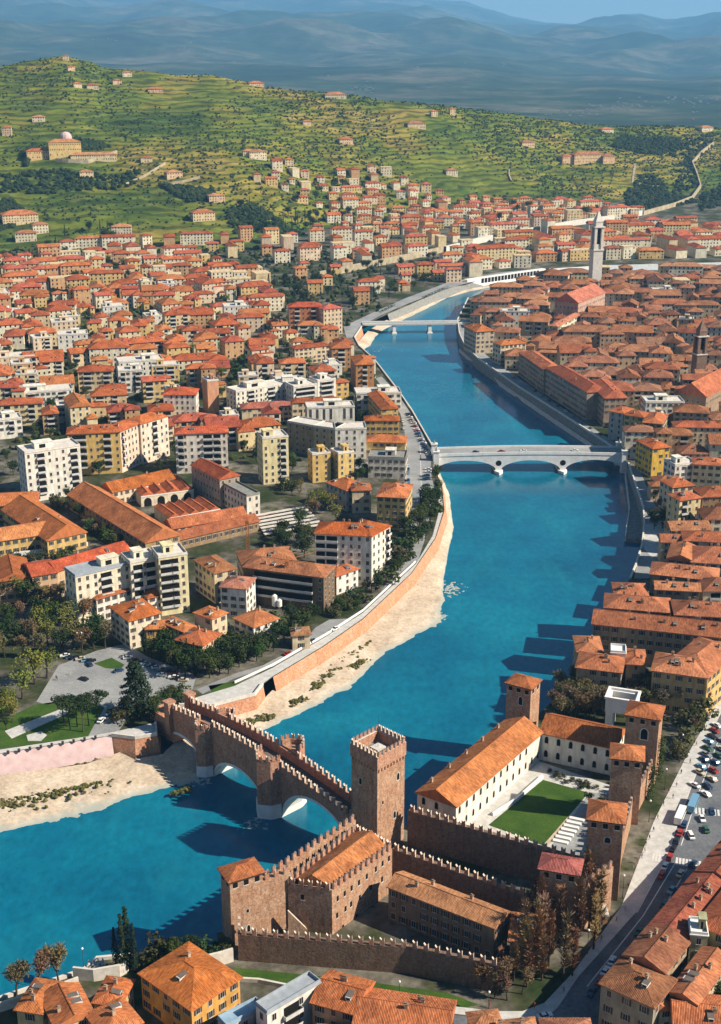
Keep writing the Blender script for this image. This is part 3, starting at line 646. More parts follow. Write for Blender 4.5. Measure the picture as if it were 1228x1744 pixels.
def cwall(label, P, Q, z0, z1, th=1.6, mat='castle_brick', gap=3.1, cat='castle wall', mer=True, extra=()):
    P, Q = Vector((*P[:2], 0)), Vector((*Q[:2], 0)); d = (Q - P).normalized(); n = Vector((-d.y, d.x, 0)); c = (P + Q) / 2
    root = thing('castle_wall', label, cat, (c.x, c.y, z0)); mb = MB(); loc = [P - c, Q - c, Q - c + n * th, P - c + n * th]; mb.prism(loc, 0, z1 - z0)
    mb.build('wall', mat, root)
    w2 = MB(); w2.prism([loc[0] + n * th, loc[1] + n * th, loc[1] + n * (th + 1.0), loc[0] + n * (th + 1.0)], z1 - z0 - 2.2, z1 - z0 - 1.6, bottom=True); w2.build('wall_walk', 'quay_stone', root)
    if mer: merlons(root, P + n * .36, Q + n * .36, z1, gap)
    return root
# main keep tower
mq = [Vector((5.4, 361.0, 0)), Vector((14.9, 371.2, 0)), Vector((5.9, 380.1, 0)), Vector((-3.4, 370.5, 0))]; mc = sum(mq, Vector()) / 4
root = thing('castle_tower', 'tallest square brick tower with swallowtail battlements at the castle end of the bridge', 'tower', (mc.x, mc.y, -2))
mb = MB(); ml = [(p - mc) * .95 for p in mq]; mb.prism(ml, 0, 43); mb.build('wall', 'castle_brick', root)
mb = MB(); mo = [(p - mc) * 1.0 for p in mq]; mi_ = [(p - mc) * .84 for p in mq]
for i in range(4):
    j = (i + 1) % 4; mb.prism([mo[i], mo[j], mi_[j], mi_[i]], 43, 47.6, 0, 1, True)
    e = (mo[j] - mo[i]); 
    for k in range(9):
        p = ml[i].lerp(ml[j], (k + .5) / 9); nn = Vector((e.y, -e.x, 0)).normalized(); dd = e.normalized(); mb.prism([p - dd * .22, p - dd * .22 + nn * .36, p + dd * .22 + nn * .36, p + dd * .22][::-1], 41.8, 43.0)
mb.build('parapet', ['bridge_brick', 'pale_stone'], root)
mb = MB(); mb.prism(mi_, 43.02, 44.2); mb.build('terrace', 'quay_stone', root); mb = MB(); mb.prism([p * .28 for p in mo], 44.2, 46.2); mb.build('hatch_house', 'pale_stone', root)
mb = MB(); mb.tube((0, 0, 46), (0, 0, 58), .09, .05, 4); mb.build('flagpole', 'iron', root, uv=False)
for i in range(4): merlons(root, mc + (mo[i] * .965), mc + mo[(i + 1) % 4] * .965, 45.6, 1.85, .74)
face_win(root, mc + ml[0], mc + ml[1], [(668, 1294), (678, 1322), (672, 1387)], 1.3, 2.6); face_win(root, mc + ml[0], mc + ml[1], [(652, 1367)], .7, 1.2, 'slit'); face_win(root, mc + ml[3], mc + ml[0], [(619, 1294), (614, 1330)], 1.2, 2.4)
# residence block with tiled roof inside battlements
kz = 24.6; kq = [Vector((-21.5, 323.8, 0)), Vector((-8.4, 321, 0)), Vector((9.8, 342.3, 0)), Vector((-1.5, 352.5, 0))]; kc = sum(kq, Vector()) / 4
root = thing('castle_block', 'tall castle residence with battlements around its tiled roof, in front of the main tower', 'castle building', (kc.x, kc.y, -1)); kl = [p - kc for p in kq]
mb = MB(); mb.prism(kl, 0, kz + 1); mb.build('wall', 'castle_brick', root)
for i in (0, 1, 2, 3): merlons(root, kc + kl[i] * .985, kc + kl[(i + 1) % 4] * .985, kz, 2.6)
ra, rb = U(525, 1487, kz + 4.2) - kc, U(631, 1423, kz + 4.2) - kc; ra.z = rb.z = kz + 5.0; E4 = [Vector((p.x * .93, p.y * .93, kz + 1.35)) for p in kl]; mb = MB()
ra = (E4[0] + E4[1]) / 2 + Vector((0, 0, 3.4)); rb = (E4[2] + E4[3]) / 2 + Vector((0, 0, 3.4))
mb.face([E4[1], E4[2], rb, ra]); mb.face([E4[3], E4[0], ra, rb]); mb.face([E4[0], E4[1], ra]); mb.face([E4[2], E4[3], rb]); mb.tube(ra, rb, .2, .2, 4); mb.build('roof', 'roof_tiles', root, (.50, .19, .08))
def cp(x, y): return (350 + x / 3.509, 1380 + y / 3.509)
face_win(root, kq[1], kq[2], [cp(*q) for q in ((790, 527), (832, 497), (873, 465), (917, 432), (964, 395), (1018, 352), (1058, 318), (1096, 288), (870, 560), (922, 522), (988, 462), (837, 588), (1055, 412), (787, 628), (903, 634), (932, 642), (965, 616), (877, 684), (822, 700), (845, 710), (975, 683))], .95, 1.9, 'slit')
face_win(root, kq[0], kq[1], [cp(545, 425), cp(580, 520)], 1.0, 1.8, 'slit')
# curtain on the river side, and the corner tower with its joined wall
cwall('river-side castle curtain with battlements between corner tower and main tower', (-28.6, 324.9), (-1.5, 356.8), -2, 25.5, 1.4, 'castle_brick', 2.9).rotation_euler = (0, 0, 0)
tower('brick corner tower with tiled roof at the water, nearest the bottom-left quay', (-37.7, 315.8), (-28.6, 320.6), 7.2, 31.5, -2, wins=((0, [cp(252, 600)], .9, 1.2), (0, [cp(258, 705)], 1.0, 2.4)))
cwall('sunlit castle wall joining the corner tower to the residence block', (-28.6, 320.6), (-20.6, 324.9), 4, 28, 2.5, 'castle_brick', 2.6, mer=True)
root = thing('castle_stair', 'sloping stone stair wall beside the residence block', 'stair', (0, 0, 0)); mb = MB(); a, b = U(490, 1551, 18), U(524, 1584, 9.5)
mb.face([a, b, b + Vector((.1, .5, 0)), a + Vector((.1, .5, 0))]); mb.build('coping', 'pale_brick', root); mb = MB(); mb.face([Vector((a.x, a.y, 6)), Vector((b.x, b.y, 6)), b - Vector((0, 0, .01)), a - Vector((0, 0, .01))]); mb.build('flight', 'rough_brick', root)
# inner walls
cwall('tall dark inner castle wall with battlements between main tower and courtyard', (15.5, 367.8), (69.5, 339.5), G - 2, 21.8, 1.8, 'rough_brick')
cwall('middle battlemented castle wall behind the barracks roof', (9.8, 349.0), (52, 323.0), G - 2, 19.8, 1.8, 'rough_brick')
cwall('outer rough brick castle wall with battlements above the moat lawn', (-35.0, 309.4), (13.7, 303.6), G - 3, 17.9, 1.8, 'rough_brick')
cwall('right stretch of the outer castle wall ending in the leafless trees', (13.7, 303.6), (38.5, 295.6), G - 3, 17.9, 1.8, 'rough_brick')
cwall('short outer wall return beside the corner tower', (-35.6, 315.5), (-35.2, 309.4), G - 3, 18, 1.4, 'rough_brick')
# towers of the courtyard
def c3(x, y): return (680 + x / 2.241, 1120 + y / 2.241)
tower('far castle tower with tiled roof at the river corner of the museum', (55.2, 438.6), (63.7, 433.4), 8.5, 33, 0, wins=((0, [c3(463, 165)], 1.6, 3.4),))
tower('castle tower with tiled roof and ivy behind the white courtyard, beside the street trees', (94.2, 408), (105.0, 404.0), 10.5, 36, wins=((0, [c3(935, 292)], 2.4, 4.2),))
tower('castle tower with pyramid roof at the right end of the white museum front', (84.2, 381.3), (94.2, 379.2), 9.5, 34)
tower('clock-like castle tower on the street side of the courtyard, roof over open loggia', (69.3, 339.8), (79.5, 337.3), 10.8, 37, wins=((0, [c3(795, 697)], 1.8, 2.0),))
tower('low castle tower with pinkish tiled roof among the leafless trees', (52.4, 321), (63.0, 317.9), 7.4, 32.4, tile=(.50, .16, .14), brick='castle_brick')
cwall('battlemented gate wall between the pink-roofed tower and the street tower', (65.8, 322.5), (76.5, 333.0), G - 2, 24.5, 1.6, 'castle_brick')
cwall('street-side courtyard wall with battlements behind the ivy', (81.0, 347.5), (92, 379.5), G - 1, 18, 1.4, 'castle_brick')
cwall('wall between the two rear castle towers on the street side', (96.5, 388.5), (104, 404), G - 1, 18, 1.4, 'castle_brick')
# museum wings
fw = [(x, y) for x, y in ()]
I1, I2, I3 = Vector((31.8, 372.8, 0)), Vector((66.8, 422.7, 0)), Vector((91.5, 411.3, 0))
wing = house('long white museum wing with tiled roof along the river side of the courtyard', 'museum wing', I1, I2, 15.3, 11.6, 'gable', WHITE, (.52, .19, .075), 2, 2, 'arch', None, 0, along='x', ov=.7, pitch=.52, name='museum_wing', wcol=4.6, wsize=(1.3, 2.7), under=9)
CHIM = CHIM or chimney_mesh()
for i in range(5): 
    ch = link('chimney', CHIM, [o for o in wing.children if o.name.startswith('roof')][0], (.5, .36, .26)); ch.location = (-24 + i * 11.5, 6.0, 12.6)
house('white museum wing across the head of the courtyard, with a row of arched windows', 'museum wing', I2 + Vector((-.2, .2, 0)), I3, 15.5, 11.4, 'gable', WHITE, (.52, .18, .07), 2, 2, 'arch', None, 0, along='x', ov=.7, pitch=.52, name='museum_wing', wcol=4.4, wsize=(1.4, 2.8))
house('old barracks building with long worn tile roof inside the castle walls', 'barracks', Vector((8.4, 328, 0)), Vector((38.2, 308.6, 0)), 8.8, 12, 'gable', (.30, .19, .12), (.52, .24, .12), 3, 2, 'brown', None, 3, along='x', ov=.5, pitch=.5, name='barracks', wcol=3.3, wmat='plaster')
house('small tile-roofed annex at the end of the castle barracks', 'annex', Vector((42.5, 306.2, 0)), Vector((50.5, 304.5, 0)), 9.5, 9.5, 'shed', (.34, .22, .13), (.50, .20, .09), 2, 2, 'brown', None, 1, name='annex', pitch=.25)
root = thing('gateway', 'small dark gateway hut beside the pavement at the moat bridge', 'gateway', (0, 0, 0)); a = U(1018, 1560, G + 3); mb = MB(); mb.box(a.x - 3, a.x + 3, a.y, a.y + 5, G - .5, G + 3); mb.build('wall', 'castle_brick', root); mb = MB(); mb.box(a.x - 3.4, a.x + 3.4, a.y - .4, a.y + 5.4, G + 3, G + 3.5); mb.build('roof', 'pale_stone', root); mb = MB(); mb.box(a.x - 1.6, a.x + 1.6, a.y - .06, a.y + .1, G - .3, G + 2.6); mb.build('door', 'opening', root, uv=False)
# ruined white stone arch house among the trees behind the castle
root = thing('stone_arch', 'white roofless stone arch monument in the bare trees behind the castle', 'arch', (*U(1057, 1238, G)[:2], G), R(-20)); mb = MB()
for sx in (-1, 1):
    for sy in (-1, 1): mb.box(sx * 4.2 - 1.4, sx * 4.2 + 1.4, sy * 2.8 - 1.4, sy * 2.8 + 1.4, -.5, 8)
mb.build('piers', 'white_stone', root); mb = MB()
for x0, x1, y0, y1 in ((-5.9, 5.9, -4.5, -3.0), (-5.9, 5.9, 3.0, 4.5), (-5.9, -4.4, -3.0, 3.0), (4.4, 5.9, -3.0, 3.0)): mb.box(x0, x1, y0, y1, 8, 13.5)
for x0, x1, y0, y1 in ((-6.3, 6.3, -4.9, -3.9), (-6.3, 6.3, 3.9, 4.9), (-6.3, -5.3, -3.9, 3.9), (5.3, 6.3, -3.9, 3.9)): mb.box(x0, x1, y0, y1, 13.5, 14.4)
mb.build('attic', 'white_stone', root)

# ------------------------------------------------------------------ bridges
# battlemented bridge: three unequal arches
B0, B1 = Vector((-72.5, 444.3, 0)), Vector((-2.2, 371.9, 0)); bd = (B1 - B0).normalized(); bl = (B1 - B0).length; bn = Vector((-bd.y, bd.x, 0)); BW = 9.0
root = thing('battlemented_bridge', 'medieval red brick bridge with swallowtail battlements and white stone arches', 'bridge', (B0.x, B0.y, 0), math.atan2(bd.y, bd.x))
s1 = (Vector((-57.5, 429.5, 0)) - B0).dot(bd); s2 = (Vector((-33, 401, 0)) - B0).dot(bd)
def deckz(s): t = s / bl; return 15.2 + 5.0 * math.sin(math.pi * min(1, t * .95 + .12)) ** .8
arches = [(-6, s1 - 4.2, 7.0, 1.5), (s1 + 4.2, s2 - 5.5, 8.6, 0), (s2 + 5.5, bl - .5, 14.0, -0.5)]
def intrados(s):
    for a, b, r, z0 in arches:
        if a < s < b:
            t = (s - a) / (b - a) * 2 - 1; return z0 + .2 + r * math.sqrt(max(0, 1 - t * t))
    return None
mb = MB(); st = MB(); N = 150
for i in range(N):
    sa, sb = bl * i / N, bl * (i + 1) / N; za, zb = intrados(sa + 1e-4), intrados(sb - 1e-4); ta, tb = deckz(sa), deckz(sb)
    za = -2 if za is None else za; zb = -2 if zb is None else zb; open_ = za > -2 or zb > -2
    for y in (0, BW):
        if open_:
            ra, rb2 = min(ta, za + 1.1), min(tb, zb + 1.1)
            mb.face([(sa, y, ra), (sb, y, rb2), (sb, y, tb), (sa, y, ta)], 0); yy = y + (-.12 if y == 0 else .12); st.face([(sa, yy, za), (sb, yy, zb), (sb, yy, rb2), (sa, yy, ra)])
        else: mb.face([(sa, y, za), (sb, y, zb), (sb, y, tb), (sa, y, ta)], 0)
    if open_: st.face([(sa, -.12, za), (sa, BW + .12, za), (sb, BW + .12, zb), (sb, -.12, zb)])
mb.build('spandrel', 'bridge_brick', root); st.build('arch_ring', 'white_stone', root)
mb = MB()
for i in range(N): 
    sa, sb = bl * i / N, bl * (i + 1) / N; mb.face([(sa, .02, deckz(sa) - 2.2), (sb, .02, deckz(sb) - 2.2), (sb, BW - .02, deckz(sb) - 2.2), (sa, BW - .02, deckz(sa) - 2.2)])
mb.build('deck', 'deck_stone', root)
for y in (0, BW - .7):
    mb = MB()
    for i in range(N):
        sa, sb = bl * i / N, bl * (i + 1) / N
        a0, b0 = deckz(sa) - 2.4, deckz(sb) - 2.4
        mb.face([(sa, y - .05, a0), (sb, y - .05, b0), (sb, y - .05, b0 + 3.6), (sa, y - .05, a0 + 3.6)]); mb.face([(sa, y + .75, a0), (sb, y + .75, b0), (sb, y + .75, b0 + 3.6), (sa, y + .75, a0 + 3.6)]); mb.face([(sa, y - .05, a0 + 3.6), (sb, y - .05, b0 + 3.6), (sb, y + .75, b0 + 3.6), (sa, y + .75, a0 + 3.6)])
    mb.build('parapet', 'bridge_brick', root); n = 34
    for i in range(n):
        s = bl * (i + .5) / n
        if abs(s - s1) < 3.6 or abs(s - s2) < 5.2: continue
        link('merlon', MERLON, root, None, (s, y + .35, deckz(s) + 1.1), 0)
def pier(s, hw, prow, zt, zstone):
    for y0, y1, sgn in ((0, -prow, -1), (BW, BW + prow, 1)):
        outl = [(s - hw, y0), (s - hw * .75, y0 + sgn * prow * .55), (s, y0 + sgn * prow), (s + hw * .75, y0 + sgn * prow * .55), (s + hw, y0)]
        mb = MB(); mb.prism([(p[0], p[1] + (sgn * .02)) for p in outl], zstone, zt - 2.0, 0, 0); mb.build('pier_turret', 'bridge_brick', root); mb = MB(); mb.prism([(s + (p[0] - s) * 1.08, p[1] + sgn * .25) for p in outl], -3, zstone + .02); mb.build('pier_base', 'white_stone', root)
        mb = MB(); inn = [(s + (p[0] - s) * .8, y0 + (p[1] - y0) * .8) for p in outl]
        for i in range(4): mb.prism([outl[i], outl[i + 1], inn[i + 1], inn[i]], zt - 2.0, zt - .3)
        mb.build('turret_parapet', 'bridge_brick', root)
        for i in range(4):
            for t in (.25, .75):
                p = Vector((*outl[i], 0)).lerp(Vector((*outl[i + 1], 0)), t); e = Vector((outl[i + 1][0] - outl[i][0], outl[i + 1][1] - outl[i][1], 0)); link('merlon', MERLON, root, None, (p.x, p.y - sgn * .3, zt - .5), math.atan2(e.y, e.x), (.85, .85, .85))
pier(s1, 3.6, 5.0, 20.6, 4.5); pier(s2, 5.2, 6.5, 23.6, 5.5)
for y in (-.3, BW + .3): 
    mb = MB(); mb.taper(-1.4, y, 8, 21.0, 1.5, 1.5, 1.5, 1.5); mb.taper(-1.4, y, 21.0, 21.8, 1.9, 1.9, 1.9, 1.9); mb.build('gate_pillar', 'bridge_brick', root)
mb = MB(); mb.box(-15, 0, -.2, BW + .2, 4, 13.0); mb.build('approach_ramp', 'quay_brick', root)
# white arched bridge
def arch_bridge(label, A, B, z0, spans, wd, deck, rise, mat, cat='bridge', discs=False, thick=1.5, parapet=1.2):
    d = B - A; d.z = 0; L = d.length; d.normalize(); root = thing('arched_bridge', label, cat, (A.x, A.y, 0), math.atan2(d.y, d.x)); mb = MB(); N = 132
    def zi(s):
        for a, b in spans:
            if a * L < s < b * L: t = (s / L - a) / (b - a) * 2 - 1; return z0 + rise * math.sqrt(max(0, 1 - t * t * .96)) - rise * .2
        return None
    def dz(s): return deck + 1.2 * math.sin(math.pi * s / L)
    for i in range(N):
        a, b = L * i / N, L * (i + 1) / N; za, zb = zi(a + .01), zi(b - .01); za = -3 if za is None else za; zb = -3 if zb is None else zb
        for y in (0, wd): mb.face([(a, y, za), (b, y, zb), (b, y, dz(b)), (a, y, dz(a))])
        if za > -3 or zb > -3: mb.face([(a, 0, za), (a, wd, za), (b, wd, zb), (b, 0, zb)])
    mb.build('arches', mat, root); mb = MB()
    for i in range(N):
        a, b = L * i / N, L * (i + 1) / N; mb.face([(a, .02, dz(a) + .02), (b, .02, dz(b) + .02), (b, wd - .02, dz(b) + .02), (a, wd - .02, dz(a) + .02)])
    mb.build('deck', 'asphalt', root)
    for y in (-.3, wd - .3):
        mb = MB()
        for i in range(N // 2):
            a, b = L * 2 * i / N, L * (2 * i + 2) / N
            mb.prism([(a, y), (b, y), (b, y + .6), (a, y + .6)], min(dz(a), dz(b)) - .6, max(dz(a), dz(b)) + parapet, bottom=True)
        mb.build('parapet', 'white_stone', root)
    for (a0, b0), (a1, b1) in zip(spans, spans[1:]):
        c = (b0 + a1) / 2 * L; hw = (a1 - b0) / 2 * L + 1.2; mb = MB(); mb.prism([(c - hw, -1), (c, -5.5), (c + hw, -1), (c + hw, wd + 1), (c, wd + 5.5), (c - hw, wd + 1)], -3, 1.8); mb.build('pier', 'white_stone', root)
        if discs:
            mb = MB(); z = z0 + rise * .55; mb.face([(c + 1.9 * math.cos(k * .3927), -.06, z + 1.9 * math.sin(k * .3927)) for k in range(16)]); mb.build('roundel', 'opening', root, uv=False)
    return root, L, d
A, B = U(736, 776, 12.0), U(1068, 774, 12.0); A.z = B.z = 0
vb, vL, vd = arch_bridge('long white stone road bridge with three low arches and dark roundels', A, B, 2.4, [(.02, .33), (.355, .66), (.685, .985)], 15, 11.8, 7.6, 'white_stone', discs=True)
for s in (.02, .985):
    for y in (-1, 16):
        p = A + vd * vL * s + Vector((-vd.y, vd.x, 0)) * y; r2 = thing('bridge_pylon', 'white pedestal statue block at the %s end of the white bridge, %s side' % ('left' if s < .5 else 'right', 'near' if y < 0 else 'far'), 'pedestal', (p.x, p.y, 0)); mb = MB(); mb.taper(0, 0, -2, 15, 2.0, 2.0, 1.8, 1.8); mb.taper(0, 0, 15, 15.6, 2.2, 2.2, 2.2, 2.2); mb.build('block', 'white_stone', r2); mb = MB(); mb.tube((0, 0, 15.5), (0, 0, 17.2), .9, .5, 7); mb.tube((0, 0, 17.2), (0, 0, 18.0), .35, .25, 7); mb.build('statue', 'quay_stone', r2, uv=False)
A, B = U(628, 553, 9.6), U(790, 551, 9.6); A.z = B.z = 0; d = B - A; L = d.length; d.normalize()
root = thing('beam_bridge', 'slender flat road bridge on two white piers at the upper bend', 'bridge', (A.x, A.y, 0), math.atan2(d.y, d.x)); mb = MB(); mb.box(-6, L + 6, 0, 11, 8.6, 9.9); mb.build('girder', 'rail', root); mb = MB(); mb.box(-6, L + 6, .1, 10.9, 9.9, 10.02); mb.build('deck', 'asphalt', root)
for y in (0, 10.6): mb = MB(); mb.box(-6, L + 6, y, y + .4, 9.9, 11.0); mb.build('parapet', 'white_stone', root)
for s in (.27, .645): 
    mb = MB(); mb.taper(L * s, 5.5, -3, 8.6, 1.6, 5.2, 1.6, 4.6); mb.taper(L * s, 5.5, -3, 1.2, 2.4, 6.4, 2.4, 6.4); mb.build('pier', 'white_stone', root)
# ------------------------------------------------------------------ buildings placed one by one
YEL, OCH, PNK, BRK, GRY, CRM, OLV = (.68, .46, .16), (.58, .36, .14), (.70, .50, .40), (.48, .19, .09), (.50, .48, .44), (.70, .58, .40), (.34, .27, .16)
AB, HS = 'apartment block', 'house'
# left bank, apartment row behind the barracks sheds
hb('white block with flat roof and stacked balconies, left of the yellow row', AB, (42, 773, 136, 759), (15, 764), 30, roof='flat', wall=WHITE, floors=7, bal={0: [(.28, 5), (.88, 5)]}, kind='plain')
hb('yellow apartment row with orange roof and dark stacked loggias', AB, (114, 739, 204, 735), 15, 27, wall=YEL, tile=(.52, .15, .06), floors=6, bal={0: [(.22, 9), (.75, 5)]}, kind='plain', chim=3)
hb('pinkish white end of the yellow apartment row, turned towards the street', AB, (204, 735, 239, 720), 14, 27, wall=(.74, .58, .46), tile=(.50, .14, .06), floors=6, kind='plain', bal={0: [(.12, 3)]})
hb('cream apartment block with orange roof, right of the pinkish row end', AB, (239, 722, 286, 708), 15, 27, wall=(.76, .64, .52), tile=(.54, .16, .06), floors=6, kind='plain', bal={0: [(.5, 5)]})
hb('white apartment block with five rows of dark windows and red roof, behind the derelict shed', AB, (298, 739, 387, 736), (280, 730), 26, wall=(.80, .72, .64), tile=(.54, .12, .06), floors=6, bal={0: [(.62, 6), (.8, 5), (.1, 4)]}, kind='plain', chim=2, along='x')
hb('tall yellow-white block with a penthouse box, beside the dark side street', AB, (447, 748, 491, 744), (436, 738), 29, roof='flat', wall=(.76, .66, .38), floors=7, kind='plain', bal={0: [(.8, 4)]})
hb('long flat-roofed building, dark olive side towards the yellow-white block', AB, (489, 719, 534, 727), 14, 20, roof='flat', wall=OLV, floors=5, kind='plain', wcol=4.2, pen=False)
hb('olive front section of the long flat-roofed building', AB, (534, 727, 571, 732), 14, 20, roof='flat', wall=(.46, .38, .24), floors=5, kind='plain', wcol=4.2, pen=False)
hb('white front section of the long flat-roofed building, right end', AB, (571, 732, 624, 731), 15, 20, roof='flat', wall=WHITE, floors=5, kind='plain', wcol=4.2, pen=False)
hb('white block with tall vertical window stripes and flat roof', AB, (523, 696, 604, 693), 14, 20, roof='flat', wall=WHITE, floors=2, wcol=4.0, kind='plain', wsize=(1.6, 7.5))
hb('brown-roofed strip house behind the white striped block', HS, (498, 686, 580, 682), 10, 17, wall=CRM, tile=(.40, .12, .05), kind='brown')
hb('yellow corner building with orange roof on the river road, above the white bridge', HS, (621, 716, 680, 716), 11, 16, wall=YEL, tile=(.52, .16, .05), floors=4, kind='brown', chim=2)
hb('low orange-roofed house in front of the yellow corner building', HS, (622, 752, 690, 754), 15, 9.5, wall=YEL, tile=(.54, .18, .07), kind='brown', chim=2)
hb('narrow yellow block with white flat roof, left of the dark garden', AB, (532, 775, 563, 772), 10, 18, roof='flat', wall=YEL, floors=5, kind='plain')
hb('yellow flat-roofed block between the narrow yellow block and the white one', AB, (576, 774, 603, 770), 11, 18, roof='flat', wall=(.70, .50, .20), floors=5, kind='plain')
hb('white flat-roofed building with grey terrace by the left end of the white bridge', AB, (627, 780, 691, 782), 16, 13, roof='flat', wall=(.74, .68, .58), floors=3, kind='brown', flatmat='quay_stone')
hb('orange hip-roofed villa with shaded front beside the pale trees', HS, (555, 821, 590, 835), (606, 819), 13, wall=GRY, tile=(.52, .16, .06), floors=3, kind='plain', chim=1)
hb('cream house with orange roof joined to the riverside palace', HS, (600, 835, 632, 834), 12, 14, wall=CRM, tile=(.52, .18, .08), floors=3, kind='brown')
hb('large orange-roofed palace with yellow walls on the riverside car park', HS, (642, 845, 691, 848), 24, 19, wall=YEL, tile=(.54, .18, .08), floors=5, kind='green', chim=4)
hb('white apartment house with orange roof and corner balconies, nearest the river bend', AB, (536, 908, 633, 913), 17, 25, wall=(.78, .73, .64), tile=(.56, .15, .05), floors=6, kind='plain', bal={0: [(.1, 5), (.3, 6)]}, chim=3)
hb('right wing of the white apartment house, end towards the river', AB, (633, 913, 665, 895), 16, 25.2, wall=(.80, .74, .64), tile=(.58, .16, .05), floors=6, kind='plain', bal={0: [(.85, 4)]}, chim=2)
hb('large tiled roof behind the building site', HS, (414, 963, 504, 955), 20, 15, wall=CRM, tile=(.56, .24, .12), floors=3, kind='brown', chim=3, roof='hip')
hb('scaffolded building under construction with orange roof beside the crane', AB, (414, 965, 551, 983), 15, 18, wall=(.20, .14, .09), tile=(.58, .25, .13), floors=4, kind='plain', bal={0: [(.5, 30)]}, chim=1)
hb('white house with pinkish hip roof left of the crane', HS, (375, 999, 419, 1003), 14, 15, wall=WHITE, tile=(.52, .22, .15), floors=4, kind='brown')
hb('brown-roofed house left of the large tiled roof, white right side', HS, (331, 953, 365, 976), (402, 968), 16, wall=CRM, tile=(.40, .17, .08), floors=4, kind='brown')
hb('white long flat-roofed block with roof terrace, left end', AB, (128, 983, 222, 961), 12, 24, roof='flat', wall=(.80, .72, .56), floors=6, kind='plain', bal={0: [(.55, 6)]}, flatmat='grey_roof')
hb('middle stepped part of the white block with balconies', AB, (222, 960, 270, 951), 13, 26, roof='flat', wall=(.80, .74, .60), floors=6, kind='plain', bal={0: [(.25, 5), (.7, 5)]})
hb('cream right-hand tower part of the white stepped block', AB, (270, 951, 319, 944), 14, 29, roof='flat', wall=(.78, .70, .44), floors=7, kind='plain', bal={0: [(.25, 6), (.55, 4)]})
hb('orange-roofed house close in front of the white terrace block', HS, (164, 1020, 238, 999), 13, 12, wall=WHITE, tile=(.56, .19, .08), floors=3, kind='brown', chim=2)
hb('orange hip-roofed mansion with white right side above the park', HS, (219, 1057, 273, 1043), (172, 1037), 14, wall=(.78, .70, .54), tile=(.58, .18, .06), floors=4, kind='brown', chim=2)
hb('small orange-roofed house tucked right of the mansion', HS, (252, 1018, 295, 1009), 9, 10, wall=(.80, .74, .64), tile=(.56, .19, .08), kind='brown')
hb('low house with two-part orange roof behind the round bay', HS, (272, 1058, 314, 1076), (334, 1067), 10, wall=CRM, tile=(.56, .2, .08), kind='brown')
hb('little house with round-looking orange roof in the garden', HS, (249, 1071, 296, 1069), 9, 9, wall=YEL, tile=(.54, .20, .08), kind='brown')
hb('cream villa with pyramid roof and arched windows in the gardens', HS, (331, 1043, 361, 1054), (392, 1045), 14, wall=(.72, .58, .40), tile=(.58, .20, .08), floors=3, kind='brown', chim=2)
hb('orange-roofed villa among dark trees by the plaza', HS, (299, 1089, 345, 1100), (394, 1083), 11, wall=CRM, tile=(.56, .18, .08), kind='brown', chim=2)
hb('white garden villa with orange roof below the building site', HS, (398, 1052, 432, 1068), (470, 1051), 10, wall=WHITE, tile=(.58, .22, .10), kind='green', chim=1)
hb('small brown-roofed lodge beside the riverside road', HS, (498, 1082, 528, 1080), 8, 7, wall=CRM, tile=(.40, .20, .10), kind='brown', chim=1)
hb('small white house with orange roof right of the building site', HS, (573, 981, 610, 968), 9, 10, wall=WHITE, tile=(.56, .18, .08), kind='plain')
# old arsenal sheds
SH = 'shed'
def ridge_house(label, cat, p, q, wd, h, pitch, **k):
    """gabled building from the pixels of the near and far end of its ridge"""
    zr = G + h + wd / 2 * pitch; P, Q = U(*p, zr), U(*q, zr); P.z = Q.z = 0; d = (Q - P).normalized(); n = Vector((d.y, -d.x, 0)); A, B = P - n * wd / 2, P + n * wd / 2; dep = (Q - P).length
    ro = house(label, cat, A, B, dep, h, roof='gable', along='y', pitch=pitch, **k); reserve(ro, A, B, dep); return ro
ridge_house('orange-roofed wing along the river road behind the yellow corner building', HS, (664, 690), (640, 664), 12, 14, .42, wall=YEL, tile=(.50, .15, .05), chim=2, kind='brown')
ridge_house('long orange-roofed arsenal shed, diagonal, left of the arched sheds', SH, (276, 899), (142, 820), 20, 9, .6, wall=(.40, .30, .16), tile=(.54, .19, .08), floors=2, chim=0, wcol=4.5)
hb('orange-roofed arsenal wing behind the arched sheds', SH, (192, 838, 297, 815), 14, 8.5, roof='gable', wall=(.74, .62, .46), tile=(.58, .19, .06), along='x', floors=2, chim=1, pitch=.6)
ridge_house('left arsenal wing with orange roof running to the yellow gable', SH, (112, 893), (34, 843), 22, 9, .6, wall=(.66, .46, .18), tile=(.56, .19, .07), floors=2, chim=1, kind='brown')
hb('front arsenal wing with orange roof at the left edge of the photo', SH, (-20, 924, 84, 908), 15, 9, roof='gable', wall=(.66, .46, .18), tile=(.60, .24, .10), along='x', floors=2, chim=0, pitch=.6, kind='brown')
hb('rear arsenal wing with orange roof at the left edge, closing the yard', SH, (-20, 862, 62, 858), 16, 9, roof='gable', wall=(.60, .42, .18), tile=(.54, .18, .07), along='x', floors=2, chim=0, pitch=.6)
